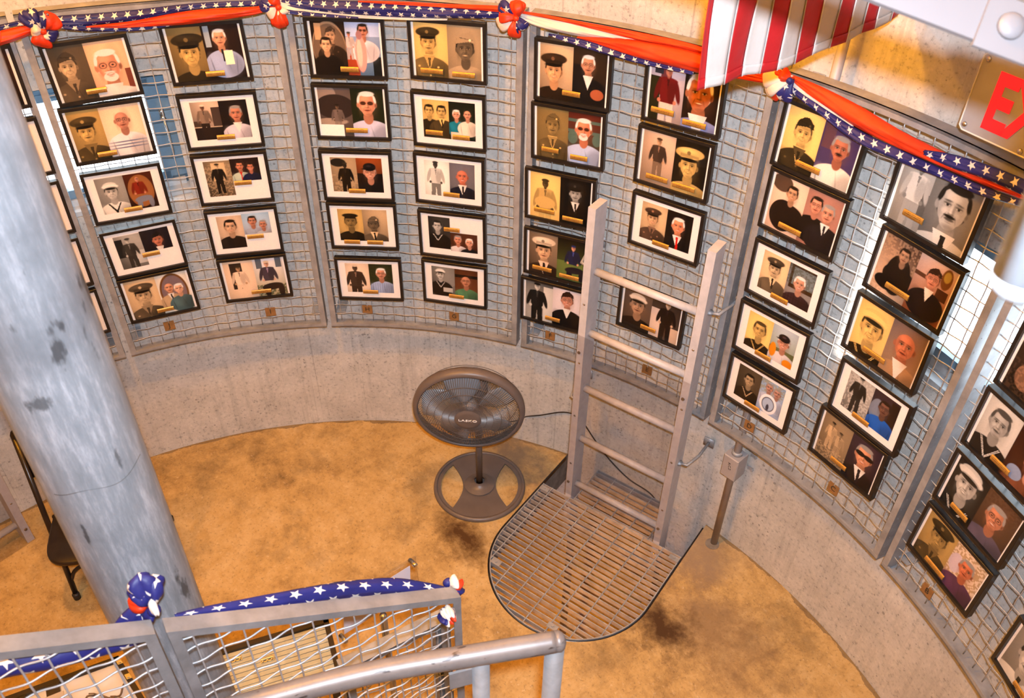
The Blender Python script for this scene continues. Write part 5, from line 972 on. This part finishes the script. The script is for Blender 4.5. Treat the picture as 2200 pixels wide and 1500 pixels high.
H0, H1, H2, H3 = [Vector(q) for q in ((-.449,-.678,1.7),(-.384,-.53,1.7),(-.286,-.301,1.7),(-.193,-.013,1.7))]
t = thing('handrail', 'worn steel pipe handrail with scratches in the foreground', 'handrail', (H0.x,H0.y,0))
hd = (H3-H2).normalized()
pts = smooth([H0,H1,H2,H3,H3+hd*.35],8); V, F = tube(pts,.0235,24); mk('rail_pipe', V, F, M_HAND, t, True)
V, F = lathe([(.0235,-.002),(.0235,.010),(.018,.018),(.008,.0225)],24, Matrix.Translation(H0-Vector((0,0,0))) @ (H0-H1).to_track_quat('Z','Y').to_matrix().to_4x4()); mk('rail_end', V, F, M_HAND, t, True)
for q, f_ in ((H0,.0215),(H1,.0195),(H3+hd*.2,.02)): mk('post', *tube([Vector((q.x,q.y,0)),Vector((q.x,q.y,1.695))],f_,20), M_NEAR, t, True)
mk('post_bracket', *box(H1+hd*.045+Vector((0,0,-.075)),(.05,.006,.06),hd,Vector((-hd.y,hd.x,0))), M_NEAR, t)
# bunting tied on the near railing
def RQ(s, n_, z): return RA+RD*(s*1.155)+RN*n_+Vector((0,0,ZR+SL*s*1.155+z-1.95))
def rstrip(colr, pts, par, k, name=None):
    V, F, UV = [], [], []; P = []; m = len(pts)
    for i in range(m-1):
        for j in range(8):
            u = j/8; q = [pts[max(i-1,0)],pts[i],pts[i+1],pts[min(i+2,m-1)]]; P.append([.5*((2*q[1][n])+(-q[0][n]+q[2][n])*u+(2*q[0][n]-5*q[1][n]+4*q[2][n]-q[3][n])*u**2+(-q[0][n]+3*q[1][n]-3*q[2][n]+q[3][n])*u**3) for n in range(5)])
    P.append(pts[-1]); nv = 20
    for s, n_, z, rn, rz in P:
        for j in range(nv):
            a = 2*PI*j/nv; fo = 1+.10*math.sin(3*a+s*20+k)+.05*math.sin(7*a-s*33)
            V.append(RQ(s, n_+rn*math.cos(a)*fo, z+rz*math.sin(a)*fo)); UV.append((s*1.0, (a/(2*PI))*.128+.004))
    for i in range(len(P)-1):
        for j in range(nv): F.append((i*nv+j,i*nv+(j+1)%nv,(i+1)*nv+(j+1)%nv,(i+1)*nv+j))
    F.append(tuple(range(nv-1,-1,-1))); F.append(tuple((len(P)-1)*nv+j for j in range(nv)))
    o = mk(name or CLN[colr], V, F, CL[colr], par, True); uvl = o.data.uv_layers.new(name='UVMap'); li = np.zeros(len(o.data.loops), np.int32); o.data.loops.foreach_get('vertex_index', li)
    uvl.data.foreach_set('uv', np.array(UV, np.float32)[li].ravel()); return o
GB = 'bunting on the near railing'
t = thing('bunting_swag', 'starred blue bunting roll lying along the top of the near right railing', 'bunting', RQ(-.25,.05,1.93), group=GB)
rstrip('B', [(-.02,.044,1.938,.005,.010),(-.08,.048,1.942,.008,.014),(-.18,.052,1.948,.012,.019),(-.28,.056,1.956,.015,.025),(-.37,.056,1.954,.015,.027),(-.44,.052,1.948,.014,.024),(-.50,.044,1.936,.012,.018),(-.54,.040,1.925,.006,.009)], t, 1)
rstrip('R', [(-.28,.050,1.905,.010,.010),(-.40,.052,1.895,.014,.012),(-.50,.045,1.90,.012,.012),(-.535,.04,1.91,.006,.008)], t, 2)
t = thing('bunting_swag', 'starred blue bunting hanging behind the mesh of the near left railing', 'bunting', RQ(.3,.05,1.90), group=GB)
rstrip('B', [(.02,.05,1.895,.010,.016),(.07,.05,1.878,.016,.024),(.13,.05,1.862,.020,.028),(.20,.05,1.848,.022,.030),(.30,.05,1.836,.022,.032),(.5,.05,1.82,.022,.032)], t, 1)
rstrip('R', [(.10,.056,1.846,.008,.008),(.20,.06,1.822,.012,.012),(.30,.06,1.806,.014,.014),(.5,.06,1.79,.014,.014)], t, 2)
def rbow(label, s, z, pets, n_=.03):
    t = thing('bunting_bow', label, 'bow', RQ(s,n_,z), group=GB)
    M = Matrix.Translation(RQ(s,n_,z)) @ Matrix((-RD, Vector((0,0,1)), -RN)).transposed().to_4x4()
    for i, (c_, dx, dz, w_, l_) in enumerate(pets): petal(c_, M, dx, dz, w_, t, i, l_)
    V, F = lathe([(.004,-.010),(.011,-.006),(.013,0),(.011,.008),(.004,.012)], 14, M); mk('knot', V, F, M_STAR, t, True)
rbow('bunting bow standing up behind the joint of the near railing panels, starred blue', .006, 1.955, [('B',-.002,.078,.040,-.03),('B',.018,.066,.036,-.025),('B',-.018,.058,.032,-.03),('R',-.036,.014,.022,-.034),('W',.004,.034,.012,-.0),('B',-.015,-.04,.03,-.03),('B',-.06,-.075,.05,-.045)], .055)
rbow('small red white and blue ribbon bow tied at the right end of the near railing', -.500, 1.905, [('W',.010,.016,.018,.0),('W',-.008,.014,.014,.0),('R',.003,-.020,.014,.003),('B',-.020,-.012,.014,.002),('B',.022,-.004,.012,.0),('R',.016,.004,.010,.004),('W',-.016,-.016,.006,.004)], -.004)
rbow('bunting tail curling over the right end of the near railing', -.535, 1.945, [('R',.030,-.022,.030,.0),('W',.020,.018,.014,.0),('B',.032,-.045,.024,.0)], .055)
# ------------------------------------------------------------------ display cases below the railing
def case(label, A, B_, D, z, lining, liner_name, grooves, mk_in):
    """A->B_ far edge, B_->D right edge (2d points); shallow case with black rim"""
    A, B_, D = Vector((*A,0)), Vector((*B_,0)), Vector((*D,0)); X = (B_-A).normalized(); Y = (D-B_).normalized(); W = (B_-A).length; Hh = (D-B_).length
    t = thing('display_case', label, 'case', A+Vector((0,0,z-.62)), group='black edged display cases below the railing')
    def Q(x,y,h): return A+X*x+Y*y+Vector((0,0,z+h))
    rm = .018
    mk('rim', *join(box(Q(W/2,rm/2,-.03),(W,rm,.07),X,Y), box(Q(W/2,Hh-rm/2,-.03),(W,rm,.07),X,Y), box(Q(rm/2,Hh/2,-.03),(rm,Hh,.07),X,Y), box(Q(W-rm/2,Hh/2,-.03),(rm,Hh,.07),X,Y)), M_DARKS, t)
    if grooves:
        nb_ = 11; bw = (Hh-2*rm)/nb_
        for i in range(nb_): mk('plank', *box(Q(W/2,rm+bw*(i+.5),-.012),(W-2*rm,bw-.0022,.012),X,Y), lining, t)
        mk('underlay', *box(Q(W/2,Hh/2,-.024),(W-2*rm,Hh-2*rm,.010),X,Y), M_RUST, t)
    else: mk('lining', *box(Q(W/2,Hh/2,-.02),(W-2*rm,Hh-2*rm,.02),X,Y), lining, t)
    mk_in(t, Q, X, Y, W, Hh)
    for x, y in ((.03,.03),(W-.03,.03),(.03,Hh-.03),(W-.03,Hh-.03)): mk('leg', *box(Q(x,y,-.03-z/2+.0),(.025,.025,z-.03),X,Y), M_DARKS, t)
def in1(t, Q, X, Y, W, Hh):
    for x, y in ((.20,.085),(.12,.20),(.10,.05)):
        mk('hinge', *join(box(Q(x,y,-.003),(.045,.020,.004),X,Y), tube([Q(x-.02,y,.002),Q(x+.02,y,.002)],.004,8), *[lathe([(.003,0),(.003,.003)],8,Matrix.Translation(Q(x+dx,y+.006,0))) for dx in (-.015,0,.015)]), M_CHROME, t)
def in2(t, Q, X, Y, W, Hh):
    mk('barbed_wire', *tube([Q(W-.03-.2*u, .12+.03*math.sin(u*9)+.05*u, .006+.004*math.sin(u*37)) for u in [i/40 for i in range(41)]],.0032,6), M_RUST, t, True)
    for u in (.2,.45,.7): mk('barb', *tube([Q(W-.03-.2*u-.012,.12+.03*math.sin(u*9)+.05*u-.012,.006),Q(W-.03-.2*u,.12+.03*math.sin(u*9)+.05*u,.014),Q(W-.03-.2*u+.014,.12+.03*math.sin(u*9)+.05*u+.010,.006)],.002,5), M_RUST, t)
    for y in (.03,.10): mk('latch', *join(box(Q(W-.008,y,.008),(.016,.022,.006),X,Y), box(Q(W-.008,y,.012),(.008,.012,.004),X,Y)), M_CHROME, t)
case('black edged case lined with beige boards and chrome hinges, seen through the near railing', (.639,-.073), (.534,-.482), (.314,-.428), .70, M_BEIGE, 'plank', True, in1)
case('black edged case with white lining and rusty barbed wire at bottom left', (.865,.62), (.791,.159), (.52,.122), .70, M_WHITEB, 'lining', False, in2)
t = thing('case_hasp', 'grey steel hasp plate on black straps at the bottom left corner', 'hasp', (.74,.46,.72))
M = Matrix.Translation((.70,.415,.765)) @ Matrix.Rotation(1.45,4,'Z')
mk('plate', *[[M @ q for q in box((0,0,0),(.16,.055,.004))[0]], box((0,0,0),(1,1,1))[1]], M_BOX, t)
for x in (-.05,.05): mk('strap', *[[M @ q for q in box((x,-.0,-.012),(.04,.14,.014))[0]], box((0,0,0),(1,1,1))[1]], M_DARKS, t)
for x, y in ((-.06,.015),(.0,.015),(.06,-.015),(.0,-.015)): mk('rivet', *lathe([(.005,.002),(.004,.005)],8,M @ Matrix.Translation((x,y,0))), M_CHROME, t)
mk('support_arm', *box((.70,.415,.37),(.03,.03,.74)), M_DARKS, t)
# acrylic sign holder
TL, TR, BR, BL_ = Vector((.367,-.491,1.0)), Vector((.385,-.766,1.0)), Vector((.335,-.748,.85)), Vector((.322,-.455,.85))
t = thing('acrylic_sign_holder', 'clear acrylic holder with a lilac sheet of paper, behind the right end of the railing', 'sign holder', (.36,-.61,0))
nn = (TR-TL).cross(BL_-TL).normalized(); nn = nn if nn.dot(CP-TL) > 0 else -nn
def slab(a,b,c_,d,th_): return boxpts([a-nn*th_,b-nn*th_,c_-nn*th_,d-nn*th_,a,b,c_,d])
mk('clear_plate', *slab(TL,TR,BR,BL_,.008), M_ACRYL, t)
mk('clear_edge', *join(tube([TL,TR],.0035,6), tube([TR,BR],.0035,6), tube([BL_,TL],.0035,6)), M_GLASS, t, True)
l = lambda a,b,u: a+(b-a)*u
P = [l(l(TL,TR,u),l(BL_,BR,u),v_)-nn*.011 for u, v_ in ((.03,.22),(.93,.18),(.90,.80),(.03,.86))]; mk('paper', *slab(*P,.001), M_PAPER, t)
for q in (l(TR,BR,.15)-(TR-TL)*.03, l(BL_,TL,.06)+(TR-TL)*.02): mk('standoff', *lathe([(.008,-.03),(.008,.008),(.005,.011)],14,Matrix.Translation(q) @ nn.to_track_quat('Z','Y').to_matrix().to_4x4()), M_CHROME, t, True)
mk('stem', *tube([Vector((.345,-.61,0)),Vector((.345,-.61,.85))],.012,10), M_CHROME, t, True)
# ------------------------------------------------------------------ folding chair behind the column
t = thing('folding_chair', 'black metal folding chair half hidden behind the steel column', 'chair', (1.75,.18,0))
fu = Vector((.93,-.36,0)).normalized(); fs = Vector((fu.y,-fu.x,0))     # towards the wall; sideways (to the right in view)
C0 = Vector((1.712,.271,0))
def CQ(s,d,z): return C0+fs*s+fu*d+Vector((0,0,z))
top = Vector((.247,-.042,.8)); 
for s in (0,.40):
    b0 = C0+fs*s
    mk('front_leg', *tube([b0+Vector((0,0,.01)), b0+top*.5, b0+top*.98],.012,10), M_DARKS, t, True)
    mk('rear_leg', *tube([b0+fu*.36+fs*(.02 if s==0 else -.02)+Vector((0,0,.01)), b0+fu*.10+fs*(.02 if s==0 else -.02)+Vector((0,0,.44))],.010,10), M_DARKS, t, True)
    mk('foot_cap', *lathe([(.015,0),(.016,.03),(.013,.035)],12,Matrix.Translation(b0)), M_CORD, t, True)
    mk('foot_cap', *lathe([(.013,0),(.014,.028),(.011,.032)],12,Matrix.Translation(b0+fu*.36+fs*(.02 if s==0 else -.02))), M_CORD, t, True)
mk('front_brace', *tube(smooth([CQ(0,.03,.10),CQ(.03,.035,.15),CQ(.10,.04,.175),CQ(.30,.04,.175),CQ(.37,.035,.15),CQ(.40,.03,.10)]),.009,8), M_DARKS, t, True)
V, F = [], []
N = 40
for z, k in ((.42,.96),(.425,1.),(.44,1.),(.446,.96),(.440,.7)):
    for i in range(N):
        a = 2*PI*i/N; cx, sx = math.cos(a), math.sin(a); e_ = 4.
        x = .185*k*(abs(cx)**(2/e_))*(1 if cx>0 else -1); y = .19*k*(abs(sx)**(2/e_))*(1 if sx>0 else -1); V.append(CQ(.20+x,.02+y,z))
for r in range(4):
    for i in range(N): F.append((r*N+i,r*N+(i+1)%N,(r+1)*N+(i+1)%N,(r+1)*N+i))
F += [tuple(range(N-1,-1,-1)), tuple(4*N+i for i in range(N))]; mk('seat', V, F, M_DARKS, t, True)
V, F = [], []
for i in range(13):
    u = i/12-.5; d = .03*(1-4*u*u)
    for z_, k in ((.60,0),(.60,1),(.79,1),(.79,0)): q = C0+fs*(.20+u*.40)+top*(z_/.8)+fu*(d+.004*k); q.z = z_; V.append(q)
for i in range(12):
    for k in range(4): F.append((i*4+k,i*4+(k+1)%4,i*4+4+(k+1)%4,i*4+4+k))
F += [(3,2,1,0),(48,49,50,51)]; mk('backrest', V, F, M_DARKS, t, True)
mk('top_tube', *tube(smooth([C0+top*.97, C0+top*1.03+fs*.04, C0+top*1.03+fs*.36, C0+top*.97+fs*.40]),.012,8), M_DARKS, t, True)
# ------------------------------------------------------------------ flag
t = thing('striped_flag', 'large red and white striped flag hanging above screens F and E', 'flag', (.15,-1.9,2.55))
hem = [(0.103,-1.447,2.55),(0.103,-1.471,2.55),(0.096,-1.526,2.55),(0.108,-1.597,2.55),(0.095,-1.644,2.55),(0.086,-1.694,2.55),(0.091,-1.762,2.55),(0.106,-1.843,2.55),(0.114,-1.918,2.55),(0.118,-1.988,2.55),(0.137,-2.07,2.55),(0.139,-2.13,2.55),(0.155,-2.218,2.55),(0.194,-2.329,2.55)]
HP = smooth([Vector(q) for q in hem], 8); NH = len(hem)-1
def hp(u):
    k = max(0.,min(1.,u))*(len(HP)-1); i = min(int(k),len(HP)-2); return HP[i].lerp(HP[i+1],k-i)
edges = [i/13 for i in range(14)]
M_FR = cloth('flag_red', (.34,.008,.012), (.42,.012,.016)).m; M_FW = cloth('flag_white', (.44,.415,.40), (.51,.48,.46)).m
def flag_strip(u0,u1,z0,z1,m_,name,off=0.,nu=6,nz=40):
    V, F = [], []
    for i in range(nu+1):
        u = u0+(u1-u0)*i/nu; b = hp(u)
        for j in range(nz+1):
            z = z0+(z1-z0)*j/nz; w_ = .012*math.sin(u*17+z*3.1)*min(1,z*2)+.005*math.sin(u*31-z*7)*min(1,z*4)+.005*math.sin(u*9+z*15)*min(1,z*4); V.append(b+Vector((w_+off, .012*math.sin(z*6+u*4)*min(1,z*3), z)))
    for i in range(nu):
        for j in range(nz): F.append((i*(nz+1)+j,(i+1)*(nz+1)+j,(i+1)*(nz+1)+j+1,i*(nz+1)+j+1))
    o = mk(name, V, F, m_, t, True); md = o.modifiers.new('s','SOLIDIFY'); md.thickness = .0012; return o
for i in range(13):
    zt = 1.52 if i >= 7 else .92
    flag_strip(edges[i],edges[i+1],0.,zt,M_FR if i%2==0 else M_FW,'red_stripe' if i%2==0 else 'white_stripe')
    flag_strip(edges[i]+.001,edges[i+1]-.001,0.001,.026,M_FR if i%2==0 else M_FW,'hem',-.002,6,3)
M_FB = cloth('flag_blue', (.014,.016,.11), (.022,.028,.17)).m
flag_strip(0,edges[7],.92,1.52,M_FB,'blue_canton',0.,24,16)
mk('flag_pole', *tube([(.10,-1.35,4.10),(.19,-2.38,4.10)],.012,10), M_WHITE, t, True)
# stitched seams
for i in range(1,13):
    pts = []
    for j in range(60):
        z = .9*j/59; b = hp(edges[i]); w_ = .012*math.sin(edges[i]*17+z*3.1)*min(1,z*2)+.005*math.sin(edges[i]*31-z*7)*min(1,z*4)+.005*math.sin(edges[i]*9+z*15)*min(1,z*4); pts.append(b+Vector((w_-.0015,.012*math.sin(z*6+edges[i]*4)*min(1,z*3),z)))
    mk('seam', *tube(pts,.0018,5), M_WHITEP if i%2 else M_FW, t, True)
# ------------------------------------------------------------------ exit sign
t = thing('exit_sign', 'smoked clear exit sign with lit red letters, cut by the right edge', 'exit sign', cp(-1.70,2.2,2.4))
ME = frame_M(-1.636, 2.198, 0.)
def rrect(x0,x1,y0,y1,r,z0,z1,M):
    P = []
    for cx,cy,a_0 in ((x1-r,y0+r,-90),(x1-r,y1-r,0),(x0+r,y1-r,90),(x0+r,y0+r,180)):
        for i in range(7): a = math.radians(a_0+15*i); P.append((cx+r*math.cos(a),cy+r*math.sin(a)))
    n = len(P); V = [M @ Vector((x,y,z)) for z in (z0,z1) for x,y in P]
    return V, [tuple(range(n-1,-1,-1)),tuple(range(n,2*n))]+[(i,(i+1)%n,(i+1)%n+n,i+n) for i in range(n)]
V, F = rrect(0,.36,2.364,2.573,.018,-.004,.004,ME); mk('sign_plate', V, F, M_SIGN, t)
V, F = tube([ME @ Vector((.002+.356*a_,2.366+.205*b_,.004)) for a_,b_ in ((.03,0),(.97,0),(1,.05),(1,.95),(.97,1),(.03,1),(0,.95),(0,.05))],.0022,6,closed=True); mk('clear_edge', V, F, M_ACRE, t, True)
me = text_mesh('EXIT', .150, .0012, .0055); 
V_ = np.zeros(len(me.vertices)*3,np.float32); me.vertices.foreach_get('co',V_); V_ = V_.reshape(-1,3)
x0_, x1_, y0_, y1_ = V_[:,0].min(), V_[:,0].max(), V_[:,1].min(), V_[:,1].max()
V_[:,0] = .060+(V_[:,0]-x0_)/(x1_-x0_)*.265; V_[:,1] = 2.392+(V_[:,1]-y0_)/(y1_-y0_)*.148; V_[:,2] += .0055
me.vertices.foreach_set('co',V_.ravel()); me.transform(ME); me.update(); mo('letters', me, M_REDL, t)
for x,y in ((.016,2.382),(.016,2.556),(.180,2.377),(.344,2.382)): mk('screw', *lathe([(.0075,.004),(.0065,.008),(.003,.0095)],14,ME @ Matrix.Translation((x,y,0))), M_CHROME, t, True)
mk('sign_arm', *join(box(cp(-1.70,2.28,2.585),(.16,.03,.012),*nt(-1.70)), box(cp(-1.70,2.30,2.50),(.2,.03,.02),*nt(-1.70))), M_GALV, t)
# ------------------------------------------------------------------ white steel brace overhead and galvanised rail end close by
t = thing('steel_brace', 'white painted flat steel brace with a bolted plate, close overhead at top right', 'brace', (-.63,-1.08,3.0))
L1, bd = Vector((-.5621,-1.0168,3.0126)), Vector((-.720,-.642,-.261)).normalized()
bw = Vector((.015,-.0323,.0371)); bw = (bw-bd*bw.dot(bd)).normalized(); bn = bd.cross(bw); bn = bn if bn.dot(CP-L1) > 0 else -bn
mk('flat_bar', *box(L1+bd*(-.10)+bw*.0275-bn*.004,(1.0,.055,.008),bd,bw,bn), M_WHITE, t)
mk('joint_plate', *box(L1+bd*(.137+.16)+bw*.026+bn*.003,(.32,.072,.006),bd,bw,bn), M_WHITE, t)
mk('bolt', *lathe([(.0175,0),(.0165,.004),(.012,.0075),(.005,.009)],24,Matrix.Translation(Vector((-.6782,-1.1456,2.9879))+bn*.007) @ bn.to_track_quat('Z','Y').to_matrix().to_4x4()), M_WHITE, t, True)
t = thing('hanging_post', 'blurred shiny steel post end close to the viewer at the right edge', 'post', (-1.024,-.577,3.037))
mk('post_tube', *tube([(-1.024,-.577,3.03+.0),(-1.024,-.577,5.0)],.0195,32), M_CHROME2, t, True)
V, F = lathe([(.0195,.0),(.0185,-.008),(.013,-.015),(.003,-.018)],32,Matrix.Translation((-1.024,-.577,3.03))); mk('post_cap', V, F, M_CHROME2, t, True)
